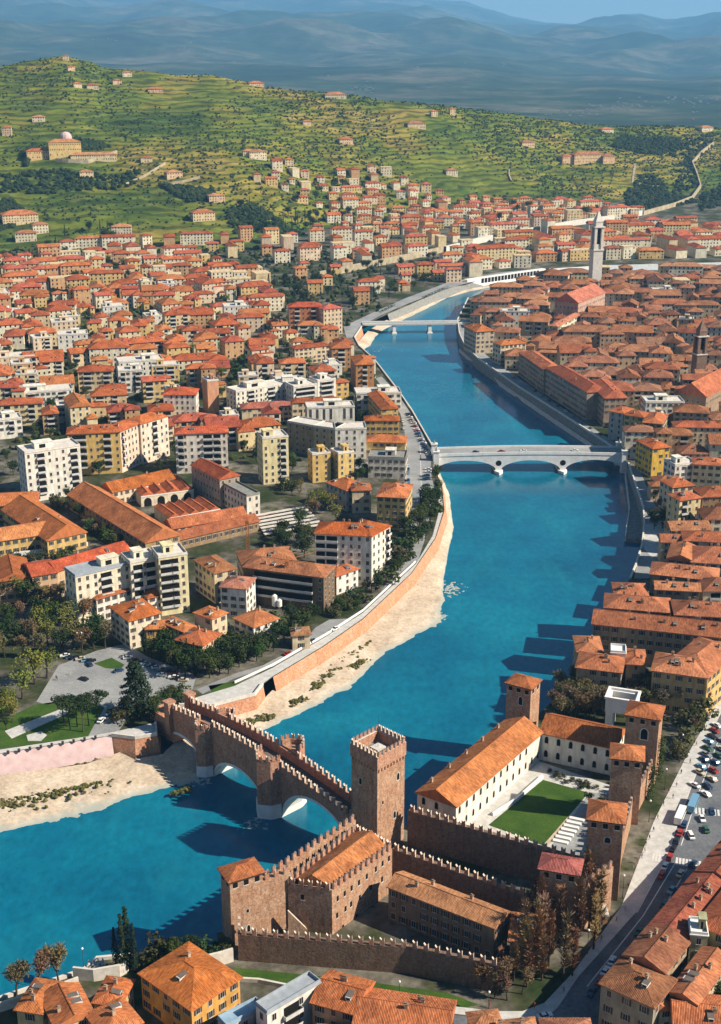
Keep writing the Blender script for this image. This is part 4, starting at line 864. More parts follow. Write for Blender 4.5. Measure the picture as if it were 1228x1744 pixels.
def shed_row(label, u0, v0, u1, v1, ub, vb, n):
    A, B = U(u0, v0, G + 6), U(u1, v1, G + 6); A.z = B.z = 0; q = U(ub, vb, G + 6); ax = (B - A).normalized(); ay = Vector((-ax.y, ax.x, 0)); dep = (q - A).dot(ay); wd = (B - A).length / n
    for i in range(n):
        a = A + ax * wd * i; b = A + ax * (wd * (i + 1) - .06); ro = house(label % ordinal(i + 1), SH, a, b, dep, 6.5, 'gable', (.76, .66, .50), (.54, .16, .07), 1, 0, None, None, 0, along='y', ov=.03, pitch=.62, name='arched_shed'); reserve(ro, a, b, dep)
        mb = MB(); r = wd * .28; pts = [(-r, -.5), (r, -.5)] + [(r * math.cos(t * .5236), 3.0 + r * math.sin(t * .5236)) for t in range(7)]; mb.face([(x, -dep / 2 - .08, z) for x, z in pts]); mb.build('gateway', 'opening', ro, uv=False)
        for m in (0,):
            o = [c for c in ro.children if c.name.startswith('roof')][0]; mb = MB(); mb.box(-wd / 2, wd / 2, -dep / 2 - .25, -dep / 2 + .1, 6.0, 6.6); mb.build('cornice', 'white_paint', ro)
shed_row('%s from the left of the four arched sheds with red gable roofs, rear row', 240, 847, 330, 835, 217, 826, 4)
shed_row('%s from the left of the five arched sheds with red gable roofs, front row', 289, 884, 375, 868, 254, 866, 5)
hb('long low arsenal building with brown-red roof in front of the arched sheds', SH, (294, 900, 420, 878), 12, 8, roof='gable', wall=(.72, .60, .40), tile=(.46, .15, .07), along='x', floors=2, chim=0, pitch=.6)
hb('front low shed with long brown-red roof beside the timber yard', SH, (267, 928, 441, 887), 11, 6, roof='gable', wall=(.34, .24, .14), tile=(.46, .16, .08), along='x', floors=1, chim=0, pitch=.5)
hb('derelict arsenal hall with red roof and dark arcaded side', SH, (326, 792, 374, 816), (397, 804), 17, roof='gable', wall=(.40, .34, .27), tile=(.50, .13, .06), along='x', floors=3, chim=0, pitch=.5, kind='plain', wcol=3.2)
hb('roofless white end of the derelict arsenal hall with broken walls', 'ruin', (376, 823, 420, 846), (436, 838), 13, roof='flat', wall=(.72, .66, .58), floors=3, pen=False, flatmat='quay_stone', kind='plain')
hb('brick church-like hall with red roof at the left edge above the park', 'hall', (-6, 990, 52, 983), 26, 12, roof='gable', wall=(.62, .40, .24), tile=(.54, .18, .07), along='y', floors=2, chim=0, kind='brown')
hb('long red roof behind the flat white block, left', 'hall', (55, 981, 98, 974), 18, 14, roof='gable', wall=(.66, .44, .28), tile=(.52, .12, .06), along='x', floors=3, chim=0, kind='brown')
hb('long red-roofed school wing running behind the white terrace block', 'hall', (98, 972, 222, 936), 13, 14, roof='gable', wall=(.66, .48, .30), tile=(.56, .12, .06), along='x', floors=3, chim=1, kind='brown')
# red brick blocks near the upper bridge
hb('dark orange brick block with loggias on the river near the upper bridge', AB, (492, 523, 548, 522), 16, 26, wall=(.50, .20, .08), tile=(.50, .11, .06), floors=6, kind='plain', bal={0: [(.25, 5), (.75, 5)]})
hb('cream block with pink roof right of the dark orange brick block', AB, (551, 527, 583, 524), 15, 25, wall=(.70, .54, .36), tile=(.52, .13, .09), floors=6, kind='plain')
hb('orange apartment palace with hip roof standing at the river wall', AB, (606, 621, 637, 620), 30, 22, wall=(.54, .26, .10), tile=(.52, .17, .06), floors=5, kind='plain', bal={0: [(.5, 4)]})
hb('orange apartment house behind the river palace', AB, (565, 593, 598, 592), 18, 20, wall=(.54, .28, .12), tile=(.50, .17, .07), floors=5, kind='plain', bal={0: [(.5, 6)]})
hb('red-roofed row house running left of the river palace', HS, (502, 594, 562, 588), 10, 14, wall=CRM, tile=(.50, .14, .06), kind='brown')
hb('white flat-roofed block with long balconies among the red roofs', AB, (500, 660, 540, 655), 16, 19, roof='flat', wall=WHITE, floors=5, kind='plain', bal={0: [(.5, 16)]})
hb('white stepped block with roof terrace left of the yellow garden house', AB, (541, 650, 572, 646), 14, 19, roof='flat', wall=WHITE, floors=5, kind='plain', bal={0: [(.5, 10)]})
hb('small yellow house with red roof beside the white stepped block', HS, (572, 652, 594, 650), 9, 15, wall=YEL, tile=(.46, .14, .06), kind='brown')
hb('long white block with grey penthouse, left of the striped white block', AB, (402, 668, 486, 654), 14, 18, roof='flat', wall=(.76, .72, .62), floors=5, kind='plain', bal={0: [(.3, 6), (.7, 6)]})
hb('low pink curved-looking roof in front of the long white block', HS, (412, 696, 500, 692), 13, 11, wall=CRM, tile=(.50, .17, .12), kind='brown', chim=2)
hb('red-roofed white block with dark shaded left side, left of the pink chimney wall', AB, (278, 672, 333, 672), (262, 662), 20, wall=(.76, .68, .60), tile=(.56, .13, .06), floors=5, kind='plain')
hb('pink rendered tower block with blind side wall', AB, (353, 650, 372, 648), 12, 24, roof='flat', wall=(.64, .33, .20), floors=6, win=0)
# right bank, near
RW, RT = (.40, .31, .20), (.50, .19, .10)
OT = 'town house'
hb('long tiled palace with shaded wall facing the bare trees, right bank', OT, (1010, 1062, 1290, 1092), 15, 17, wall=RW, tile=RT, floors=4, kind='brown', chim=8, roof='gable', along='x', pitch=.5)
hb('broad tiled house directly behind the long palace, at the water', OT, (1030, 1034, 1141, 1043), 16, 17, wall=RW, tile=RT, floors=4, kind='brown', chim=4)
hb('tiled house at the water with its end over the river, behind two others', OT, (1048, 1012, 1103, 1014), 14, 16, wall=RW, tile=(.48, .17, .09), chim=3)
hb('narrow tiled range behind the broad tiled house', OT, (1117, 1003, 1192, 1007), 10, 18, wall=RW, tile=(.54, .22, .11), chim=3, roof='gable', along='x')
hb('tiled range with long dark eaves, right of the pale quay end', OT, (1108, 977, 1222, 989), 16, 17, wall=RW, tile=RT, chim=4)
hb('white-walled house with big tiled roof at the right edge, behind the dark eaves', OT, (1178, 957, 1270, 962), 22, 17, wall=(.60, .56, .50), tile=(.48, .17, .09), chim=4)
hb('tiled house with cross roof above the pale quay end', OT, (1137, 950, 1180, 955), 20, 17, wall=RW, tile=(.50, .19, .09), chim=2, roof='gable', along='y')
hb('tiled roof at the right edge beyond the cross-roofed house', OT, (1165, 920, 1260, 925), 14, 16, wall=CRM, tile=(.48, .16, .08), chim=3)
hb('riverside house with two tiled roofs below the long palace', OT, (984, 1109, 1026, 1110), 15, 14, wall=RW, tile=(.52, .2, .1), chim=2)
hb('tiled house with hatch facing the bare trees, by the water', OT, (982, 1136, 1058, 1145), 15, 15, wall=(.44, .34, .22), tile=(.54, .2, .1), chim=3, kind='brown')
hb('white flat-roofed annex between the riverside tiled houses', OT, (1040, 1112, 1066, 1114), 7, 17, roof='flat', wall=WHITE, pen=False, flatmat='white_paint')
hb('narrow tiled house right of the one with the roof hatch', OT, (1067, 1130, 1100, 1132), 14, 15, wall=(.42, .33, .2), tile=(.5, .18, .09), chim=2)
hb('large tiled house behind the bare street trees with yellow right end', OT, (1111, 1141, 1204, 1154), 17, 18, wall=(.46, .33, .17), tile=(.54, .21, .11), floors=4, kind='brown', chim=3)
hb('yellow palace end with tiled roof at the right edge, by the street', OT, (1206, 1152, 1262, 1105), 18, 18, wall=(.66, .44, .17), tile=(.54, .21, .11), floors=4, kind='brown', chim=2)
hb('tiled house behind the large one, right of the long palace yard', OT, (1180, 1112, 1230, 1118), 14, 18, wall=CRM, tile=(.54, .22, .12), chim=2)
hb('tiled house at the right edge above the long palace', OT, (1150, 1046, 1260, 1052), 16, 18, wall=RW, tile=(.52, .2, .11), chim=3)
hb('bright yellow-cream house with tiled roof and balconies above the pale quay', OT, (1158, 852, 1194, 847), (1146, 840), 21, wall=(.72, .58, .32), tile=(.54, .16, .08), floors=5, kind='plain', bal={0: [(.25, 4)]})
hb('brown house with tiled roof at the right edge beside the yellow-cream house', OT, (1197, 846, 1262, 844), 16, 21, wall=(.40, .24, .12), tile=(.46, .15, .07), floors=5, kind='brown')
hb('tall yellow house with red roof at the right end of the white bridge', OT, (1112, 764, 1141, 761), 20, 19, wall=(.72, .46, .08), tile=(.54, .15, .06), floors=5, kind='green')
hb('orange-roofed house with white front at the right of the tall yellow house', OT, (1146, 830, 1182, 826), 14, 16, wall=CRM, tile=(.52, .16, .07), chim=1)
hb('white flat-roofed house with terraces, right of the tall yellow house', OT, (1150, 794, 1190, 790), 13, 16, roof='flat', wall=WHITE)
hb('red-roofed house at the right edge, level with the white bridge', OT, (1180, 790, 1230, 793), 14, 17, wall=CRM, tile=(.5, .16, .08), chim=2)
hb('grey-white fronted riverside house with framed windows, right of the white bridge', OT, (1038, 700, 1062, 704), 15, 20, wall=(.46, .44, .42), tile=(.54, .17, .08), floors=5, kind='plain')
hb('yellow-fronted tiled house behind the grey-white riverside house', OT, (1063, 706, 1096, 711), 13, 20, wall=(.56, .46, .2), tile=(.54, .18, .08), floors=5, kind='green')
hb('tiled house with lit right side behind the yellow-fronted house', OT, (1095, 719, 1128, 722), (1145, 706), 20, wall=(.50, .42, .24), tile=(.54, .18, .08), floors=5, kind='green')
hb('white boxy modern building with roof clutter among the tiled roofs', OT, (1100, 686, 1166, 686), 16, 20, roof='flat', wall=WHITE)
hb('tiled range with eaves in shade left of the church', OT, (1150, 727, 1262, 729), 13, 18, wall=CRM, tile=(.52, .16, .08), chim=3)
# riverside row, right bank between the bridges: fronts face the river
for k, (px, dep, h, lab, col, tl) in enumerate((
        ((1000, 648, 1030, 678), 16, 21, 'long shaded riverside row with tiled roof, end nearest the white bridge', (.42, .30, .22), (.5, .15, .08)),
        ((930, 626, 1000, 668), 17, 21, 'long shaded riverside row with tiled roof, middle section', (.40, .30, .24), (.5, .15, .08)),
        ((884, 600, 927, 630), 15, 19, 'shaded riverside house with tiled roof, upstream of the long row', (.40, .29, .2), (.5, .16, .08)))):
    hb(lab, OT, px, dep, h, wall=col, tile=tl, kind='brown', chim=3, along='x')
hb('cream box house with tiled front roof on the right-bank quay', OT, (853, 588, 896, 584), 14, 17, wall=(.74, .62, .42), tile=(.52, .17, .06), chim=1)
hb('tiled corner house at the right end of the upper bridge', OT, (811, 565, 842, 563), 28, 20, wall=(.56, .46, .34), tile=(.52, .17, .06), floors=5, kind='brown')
# churches
def campanile(label, u, vb, h, s, wall, spire, name='bell_tower', belfry=None, gallery=True):
    p = U(u, vb, G); root = thing(name, label, 'bell tower', (p.x, p.y, G), R(14)); hb_ = h - spire; mb = MB(); mb.taper(0, 0, -1, hb_ * .62, s, s, s, s); mb.build('shaft', wall, root)
    mb = MB(); mb.taper(0, 0, hb_ * .62, hb_ * .64, s * 1.14, s * 1.14, s * 1.14, s * 1.14); mb.taper(0, 0, hb_ * .98, hb_, s * 1.14, s * 1.14, s * 1.14, s * 1.14); mb.build('cornice', 'pale_stone', root)
    mb = MB()
    for sx in (-1, 1):
        for sy in (-1, 1): mb.taper(sx * s * .72, sy * s * .72, hb_ * .64, hb_ * .98, s * .26, s * .26, s * .26, s * .26)
    mb.box(-s * .75, s * .75, -s * .75, s * .75, hb_ * .64, hb_ * .72); mb.build('belfry', wall, root); mb = MB(); mb.taper(0, 0, hb_ * .7, hb_ * .97, s * .5, s * .5, s * .5, s * .5); mb.build('bell_chamber', 'opening', root, uv=False)
    mb = MB(); mb.taper(0, 0, hb_, hb_ + spire * .3, s * .75, s * .75, s * .72, s * .72); mb.taper(0, 0, hb_ + spire * .3, h, s * .8, s * .8, .1, .1); mb.build('spire', belfry or wall, root); HAND.append((p.x, p.y, s + 2)); return p
campanile('tall white stone bell tower with pointed top beside the far church', 1012, 492, 87, 5.6, 'pale_stone', 17)
campanile('dark brick bell tower at the right edge near the large church', 1187, 655, 52, 4.2, 'rough_brick', 12, belfry='rough_brick')
hb('far church with dark gabled front and pink nave beside the white bell tower', 'church', (945, 512, 985, 516), 70, 24, roof='gable', wall=(.52, .34, .26), tile=(.52, .18, .12), along='y', floors=2, kind='plain', chim=0, pitch=.7, name='church')
hb('large brick church with long tiled gable roof at the right edge', 'church', (1150, 668, 1203, 676), 62, 21, roof='gable', wall=(.36, .25, .17), tile=(.52, .17, .09), along='y', floors=2, kind='plain', chim=0, pitch=.75, name='church')
hb('white convent wall building beside the far church', OT, (950, 556, 990, 535), 9, 14, wall=(.74, .68, .5), tile=(.52, .2, .12), chim=1)
# foreground
hb('ochre house with large orange tile roof in the bottom-left foreground', HS, (326, 1719, 408, 1664), (219, 1670), 11.5, wall=(.66, .36, .10), tile=(.58, .19, .06), floors=3, kind='brown', chim=1, pitch=.4)
hb('small cream house with orange roof at the bottom-left corner', HS, (28, 1718, 72, 1725), 12, 9, wall=(.62, .48, .26), tile=(.52, .18, .07), kind='brown', chim=2, along='y')
hb('low cream house with red-brown ridge roof, second from the bottom-left corner', HS, (95, 1748, 158, 1726), 13, 9.5, wall=(.66, .52, .28), tile=(.54, .19, .08), kind='brown', chim=1, along='y', roof='gable')
hb('small tile-roofed house beside the shaded lane at the lower left', HS, (160, 1706, 203, 1712), 10, 9, wall=(.58, .44, .26), tile=(.54, .17, .07), kind='brown', chim=2)
hb('tile-roofed house at the bottom edge, left of the ochre house', HS, (180, 1768, 240, 1740), 11, 10, wall=(.62, .44, .22), tile=(.56, .19, .08), kind='brown', chim=1)
hb('modern house with blue-grey metal roof, bottom centre', HS, (455, 1728, 546, 1674), (461, 1697), 13, roof='flat', wall=(.76, .72, .66), floors=3, kind='plain', pen=False, flatmat='grey_roof', bal={0: [(.45, 6)]})
hb('lower blue-grey roofed annex left of the modern house', 'annex', (385, 1750, 450, 1717), (372, 1736), 9, roof='flat', wall=(.5, .5, .5), pen=False, flatmat='blue_roof', floors=2, kind='plain')
hb('tile-roofed house right of the modern grey-roofed house, bottom edge', HS, (532, 1706, 604, 1726), 13, 11, wall=(.52, .36, .22), tile=(.52, .17, .07), kind='brown', chim=2, roof='gable', along='x')
hb('tile-roofed house at the bottom edge under the pale curved pavement', HS, (604, 1744, 760, 1768), 14, 10, wall=(.6, .46, .28), tile=(.54, .18, .08), kind='brown', chim=3, roof='gable', along='x')
RS0, RS1 = U(1024, 1674, 24), U(1234, 1428, 24); RS0.z = RS1.z = 0; RSd = (RS1 - RS0).normalized(); RSn = Vector((RSd.y, -RSd.x, 0))
def street_row(label, s0, s1, o0, o1, h, **k):
    A, B = RS0 + RSd * s1 + RSn * o0, RS0 + RSd * s0 + RSn * o0; ro = house(label, HS, A, B, o1 - o0, h, **k); reserve(ro, A, B, o1 - o0)
street_row('street-side house with worn tile roof and pilastered dark front, bottom right', 0, 13, 0, 15, 15, wall=(.36, .31, .24), tile=(.42, .19, .10), floors=3, kind='brown', chim=2)
street_row('worn tile roof on the shaded castle street, next to the pilastered house', 13.1, 28, .4, 12, 16, wall=(.40, .30, .2), tile=(.40, .17, .10), kind='brown', chim=3, roof='gable', along='x')
street_row('long dark tile roof along the shaded side of the castle street', 28.1, 62, 0, 11, 15, wall=(.40, .28, .18), tile=(.36, .11, .07), kind='brown', chim=6, roof='gable', along='x')
street_row('far end of the dark tile roofs on the castle street', 62.1, 90, .3, 12, 15.5, wall=(.40, .28, .18), tile=(.38, .13, .08), kind='brown', chim=3, roof='gable', along='x')
street_row('big orange-roofed house behind the dark street roofs, right edge', 36, 62, 11.2, 30, 17, wall=(.46, .4, .2), tile=(.52, .17, .09), kind='green', chim=2)
street_row('narrow light-walled house with tile roof behind the worn street roof', 9, 31, 15.5, 23, 14, wall=(.62, .5, .32), tile=(.50, .19, .1), kind='brown', chim=2, roof='gable', along='x')
street_row('orange-roofed house behind the far dark street roofs, right edge', 63, 88, 12.2, 30, 16, wall=(.46, .36, .2), tile=(.50, .17, .09), kind='brown', chim=2)
hb('green-tinted courtyard house with white glazed roof box, right edge', HS, (1176, 1592, 1206, 1595), 7, 17, roof='flat', wall=(.42, .42, .26), kind='plain', flatmat='white_paint')
hb('tile-roofed house with light wall at the bottom-right edge', HS, (1098, 1722, 1150, 1716), 14, 11, wall=(.66, .56, .4), tile=(.56, .2, .1), kind='brown', chim=1, roof='gable', along='y')
hb('wide tile roof at the very bottom-right corner', HS, (1150, 1752, 1290, 1766), 14, 11, wall=(.5, .38, .22), tile=(.56, .19, .09), kind='brown', chim=2, roof='gable', along='x')
# hill-top and hillside buildings
def hh(label, cat, u, v, w_, dep, h, ang=0, **k):
    p = W(u, v); a = R(ang); d = Vector((math.cos(a), math.sin(a), 0)); A = Vector((p.x, p.y, 0)) - d * w_ / 2; B = A + d * w_
    ro = house(label, cat, A, B, dep, h, base=p.z, under=12, chim=0, win=1, **k); reserve(ro, A, B, dep); return ro
hh('large ochre hillside monastery, central block under a low dome', 'monastery', 112, 268, 52, 22, 24, 18, wall=(.72, .52, .22), tile=(.54, .25, .1), floors=3)
hh('ochre left wing of the hillside monastery', 'monastery', 72, 272, 48, 18, 14, 18, wall=(.72, .50, .24), tile=(.56, .2, .08), floors=2)
hh('long pale right wing of the hillside monastery', 'monastery', 160, 274, 74, 16, 10, 12, wall=(.76, .62, .38), tile=(.58, .3, .15), floors=2)
p = W(112, 262); root = thing('dome', 'low ochre dome over the hillside monastery', 'dome', (p.x, p.y + 8, p.z + 26)); mb = MB()
for j in range(4):
    a0, a1 = j * .39, (j + 1) * .39; mb.tube((0, 0, 9 * math.sin(a0)), (0, 0, 9 * math.sin(a1)), 10 * math.cos(a0), 10 * math.cos(a1) + .05, 12)
mb.tube((0, 0, -4), (0, 0, 0), 10.2, 10.2, 12); mb.build('shell', 'pink_stone', root, uv=False)
hh('yellow hilltop fort, broad central part', 'fort', 1003, 278, 66, 24, 17, 20, wall=(.72, .5, .28), tile=(.54, .24, .12), floors=3)
hh('left pavilion of the yellow hilltop fort', 'fort', 968, 279, 26, 20, 14, 20, wall=(.72, .48, .28), tile=(.54, .22, .12), floors=2)
hh('right pavilion of the yellow hilltop fort', 'fort', 1037, 279, 26, 20, 15, 20, wall=(.72, .48, .28), tile=(.54, .22, .12), floors=2)
for u, v, w_, h, lab in ((710, 219, 50, 12, 'long cream farmhouse on the green hill beside a cypress'), (740, 199, 18, 14, 'cream farmhouse left of the twin houses near the ridge'), (771, 197, 16, 17, 'tall cream farmhouse near the ridge, right of its neighbour'), (572, 168, 60, 10, 'pale farm range standing on the ridge line'),
                         (112, 103, 16, 12, 'small white chapel on the highest hilltop'), (355, 125, 18, 9, 'pale domed hut on the second hilltop'), (122, 121, 20, 10, 'pink house just under the highest hilltop'), (217, 131, 26, 11, 'cream villa below the ridge with trees behind'),
                         (133, 150, 22, 11, 'cream house on the upper slope, left pair'), (158, 152, 30, 10, 'cream farm on the upper slope, right pair'), (200, 144, 24, 10, 'pinkish farm under the ridge villa'), (265, 158, 40, 9, 'long low pale farm on the upper slope'), (437, 147, 44, 8, 'pale farm at the skyline step'),
                         (590, 246, 36, 12, 'cream farmhouse alone on the middle slope'), (523, 214, 22, 10, 'small pale house on the terraced slope'), (440, 272, 42, 16, 'cream villa with red roof at the foot of the terraces'), (493, 283, 20, 14, 'small cream house right of the terrace villa'), (348, 377, 46, 16, 'white house with red roof alone on the lower terraces'),
                         (370, 345, 34, 13, 'pale house by the cypresses on the lower slope'), (298, 304, 36, 12, 'white farm by the zigzag walls'), (250, 277, 26, 10, 'pale house above the zigzag walls'), (148, 303, 30, 12, 'cream house below the monastery'), (66, 208, 30, 11, 'pale house on the left slope'), (12, 232, 22, 18, 'cream tower house at the left edge of the hill'),
                         (900, 250, 40, 11, 'cream farm on the green slope left of the fort'), (770, 300, 30, 13, 'cream house at the upper edge of the suburb'), (1035, 226, 40, 9, 'pale farm on the far right ridge'), (1205, 224, 44, 11, 'pink-walled farm at the right end of the ridge'), (36, 383, 70, 18, 'large villa with orange roof at the left edge above the town'), (70, 398, 30, 16, 'white house next to the large villa at the left edge'),
                         (45, 412, 40, 15, 'yellow house below the large villa at the left edge'), (208, 408, 38, 22, 'white flat-fronted block at the foot of the hill'), (425, 268, 30, 13, 'red-roofed house left of the terrace villa')):
    hh(lab, HS, u, v, w_ * .72, w_ * .34 + 4, h * .8, rnd.uniform(8, 28), wall=rnd.choice([(.74, .58, .36), (.76, .66, .48), (.72, .52, .34)]), tile=rnd.choice([(.54, .2, .09), (.52, .24, .12)]))
# hillside walls: zigzag terrace walls and the city wall
def hill_wall(label, px, h, mat, th=2.0, cat='wall', name='terrace_wall'):
    P = []
    for (u0, v0), (u1, v1) in zip(px, px[1:]):
        for k in range(5): P.append(W(u0 + (u1 - u0) * k / 5, v0 + (v1 - v0) * k / 5))
    P.append(W(*px[-1])); root = thing(name, label, cat, (0, 0, 0)); mb = MB()
    for a, b in zip(P, P[1:]):
        d = (b - a); d.z = 0; d.normalize(); q = Vector((-d.y, d.x, 0)) * th; Z = Vector((0, 0, 1))
        mb.face([a - Z * 4, b - Z * 4, b + Z * h, a + Z * h]); mb.face([a + Z * h, b + Z * h, b + q + Z * h, a + q + Z * h]); mb.face([b + q - Z * 4, a + q - Z * 4, a + q + Z * h, b + q + Z * h])
    mb.build('wall', mat, root)
hill_wall('pale zigzag terrace wall, long arm on the lower left slope', [(215, 316), (250, 300), (282, 280)], 4, 'old_wall', 1.5)
hill_wall('pale zigzag terrace wall, level arm on the lower left slope', [(285, 315), (310, 312), (341, 304)], 4, 'old_wall', 1.5)
hill_wall('light retaining wall under the hillside monastery', [(95, 276), (150, 279), (200, 262)], 6, 'old_wall', 2)
hill_wall('old city wall climbing the right-hand hill in pale stone', [(1096, 367), (1150, 352), (1180, 340), (1194, 320), (1188, 300), (1180, 280), (1196, 262), (1216, 247)], 7, 'old_wall', 2.5, 'city wall', 'city_wall')
hill_wall('lower length of the old city wall running left to the river suburb', [(760, 430), (820, 414), (884, 401), (974, 385), (1040, 376), (1094, 367)], 8, 'pale_stone', 4, 'city wall', 'city_wall')
hill_wall('pale retaining wall of the raised road on the left bank suburb', [(545, 474), (600, 462), (645, 453), (700, 442), (755, 430)], 8, 'old_wall', 2)
hill_wall('pale track rising beside the fort', [(1079, 314), (1081, 295), (1084, 280)], 2, 'old_wall', 4)
hill_wall('light wall on the green slope below the fort', [(872, 310), (868, 300), (868, 290)], 3, 'old_wall', 2)
# ------------------------------------------------------------------ quarters filled house by house
ROADS = []
def district(name, px, ang, pw, pd, wr, dr, hr, flat=0.0, kinds=None, seed=1, hill=False, skip=.06, jit=.18, walls=None, tiles=None, cat='house', green=.25):
    poly = [W(*q) if hill else U(*q) for q in px]; r = random.Random(seed); a = R(ang); dx, dy = Vector((math.cos(a), math.sin(a), 0)), Vector((-math.sin(a), math.cos(a), 0))
    c = sum(poly, Vector()) / len(poly); out = []; gr = []
    for j in range(-60, 61):
        for i in range(-60, 61):
            p = c + dx * (i * pw + (j % 2) * pw * .37 + r.uniform(-jit, jit) * pw) + dy * (j * pd + r.uniform(-jit, jit) * pd * .6)
            if not inside(p.x, p.y, poly): continue
            q = proj((p.x, p.y, G))
            if q[0] < -60 or q[0] > 1290: continue
            if r.random() < skip: gr.append(p); continue
            w_, d_, h_ = r.uniform(*wr), r.uniform(*dr), r.uniform(*hr)
            q3 = r.random()
            if q3 < .38: w_ *= .66; d_ *= .82; h_ *= .85
            elif q3 > .84: w_ *= 1.5
            if taken(p.x, p.y, .5 * min(w_, d_) + .5): 
                continue
            an = a + r.choice([0, 0, 0, math.pi / 2]) * (1 if abs(w_ - d_) > 3 else 0) + R(r.gauss(0, 5))
            if abs(math.sin(an - a)) > .7: w_, d_ = min(w_, pd * .8), min(d_, pw * .9)
            z = T(p.x, p.y)
            out.append(dict(p=p, w=w_, d=d_, h=h_, an=an, z=z, flat=r.random() < flat, j=j, i=i, name=name, wall=r.choice(walls or WALLS), tile=r.choice(tiles or TILES), cat=cat, hill=hill))
            e = Vector((math.cos(an), math.sin(an), 0)); k3 = max(1, round(w_ / max(d_, 6)))
            for m3 in range(k3): f3 = ((m3 + .5) / k3 - .5) * w_; HAND.append((p.x + e.x * f3, p.y + e.y * f3, .45 * min(w_, d_)))
    return out, poly
SPECS = []; POLYS = []
LW = [(.78, .70, .52), (.80, .74, .58), (.76, .62, .36), (.70, .50, .22), (.72, .56, .34), (.74, .58, .42), (.62, .38, .2), (.78, .66, .42)]
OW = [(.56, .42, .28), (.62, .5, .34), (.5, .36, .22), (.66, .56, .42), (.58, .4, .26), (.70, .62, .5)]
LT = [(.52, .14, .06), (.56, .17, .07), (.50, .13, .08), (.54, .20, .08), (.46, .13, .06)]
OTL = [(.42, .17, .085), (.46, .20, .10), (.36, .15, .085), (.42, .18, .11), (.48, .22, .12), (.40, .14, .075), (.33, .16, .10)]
def add(*a, **k):
    s, p = district(*a, **k); SPECS.extend(s); POLYS.append((k.get('name', a[0]), p, k.get('hill', False)))
add('the apartment quarter', [(-60, 745), (-60, 640), (420, 640), (640, 655), (668, 700), (520, 745), (420, 765)], 17, 27, 35, (15, 30), (12, 19), (11, 21), flat=.34, seed=3, walls=LW, tiles=LT, cat=AB)
add('the villa quarter', [(-60, 640), (-60, 440), (330, 432), (450, 470), (480, 560), (560, 600), (600, 650), (420, 640)], 18, 27, 34, (15, 28), (12, 20), (8, 17), flat=.16, seed=5, walls=LW, tiles=LT, skip=.10)
add('the bridge-side blocks', [(485, 610), (490, 560), (570, 556), (596, 592), (640, 640), (600, 655)], 14, 26, 34, (14, 22), (11, 15), (12, 18), flat=.25, seed=8, walls=LW, tiles=LT)
add('the riverside gardens', [(480, 500), (500, 455), (640, 455), (740, 440), (800, 455), (700, 505), (620, 535), (560, 535)], 16, 46, 60, (14, 26), (11, 15), (9, 15), flat=.1, seed=9, walls=LW, tiles=LT, skip=.25)
add('the far-bank row', [(700, 470), (760, 435), (900, 405), (1100, 380), (1228, 395), (1260, 440), (1030, 446), (930, 452), (850, 463), (750, 485)], 12, 30, 46, (18, 36), (12, 18), (10, 19), flat=.05, seed=12, walls=LW, tiles=LT)
add('the hill-foot suburb', [(90, 430), (140, 405), (300, 408), (430, 400), (520, 395), (640, 400), (760, 395), (900, 380), (1040, 368), (1090, 372), (900, 402), (760, 430), (650, 452), (500, 458), (350, 432)], 16, 35, 60, (16, 32), (12, 16), (12, 20), flat=.12, seed=15, hill=True, walls=LW, tiles=LT, skip=.08)
add('the hillside suburb', [(425, 310), (470, 285), (560, 300), (650, 290), (700, 318), (800, 332), (900, 338), (1000, 348), (1090, 355), (1095, 366), (1000, 374), (880, 380), (740, 396), (640, 400), (560, 385), (520, 350)], 17, 27, 36, (13, 26), (11, 17), (7, 14), flat=.08, seed=18, hill=True, walls=LW, tiles=LT, skip=.12)
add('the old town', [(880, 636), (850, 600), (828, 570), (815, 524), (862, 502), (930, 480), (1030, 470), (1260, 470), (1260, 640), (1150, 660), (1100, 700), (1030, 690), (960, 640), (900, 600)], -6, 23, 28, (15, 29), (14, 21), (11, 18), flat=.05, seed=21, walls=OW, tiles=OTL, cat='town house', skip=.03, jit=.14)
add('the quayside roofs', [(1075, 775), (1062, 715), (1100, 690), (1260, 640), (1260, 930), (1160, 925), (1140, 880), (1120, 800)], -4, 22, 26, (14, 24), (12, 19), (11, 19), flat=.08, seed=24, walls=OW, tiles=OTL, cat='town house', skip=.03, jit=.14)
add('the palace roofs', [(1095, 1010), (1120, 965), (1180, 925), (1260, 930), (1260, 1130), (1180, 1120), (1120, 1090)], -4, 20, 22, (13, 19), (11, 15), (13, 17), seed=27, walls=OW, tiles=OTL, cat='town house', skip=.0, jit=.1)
add('the foreground roofs', [(250, 1840), (420, 1775), (640, 1760), (760, 1785), (1000, 1810), (1000, 1900), (300, 1900)], 4, 18, 17, (12, 16), (9, 12), (7, 10), seed=30, walls=OW, tiles=OTL, skip=.1)
# rank everything by how large it shows; the smallest go into one mass
for s in SPECS:
    s['q'] = proj((s['p'].x, s['p'].y, s['z'])); s['D'] = math.hypot(s['p'].x, s['p'].y)
SPECS.sort(key=lambda s: s['D'])
NEAR, FARS = SPECS[:330], SPECS[330:]
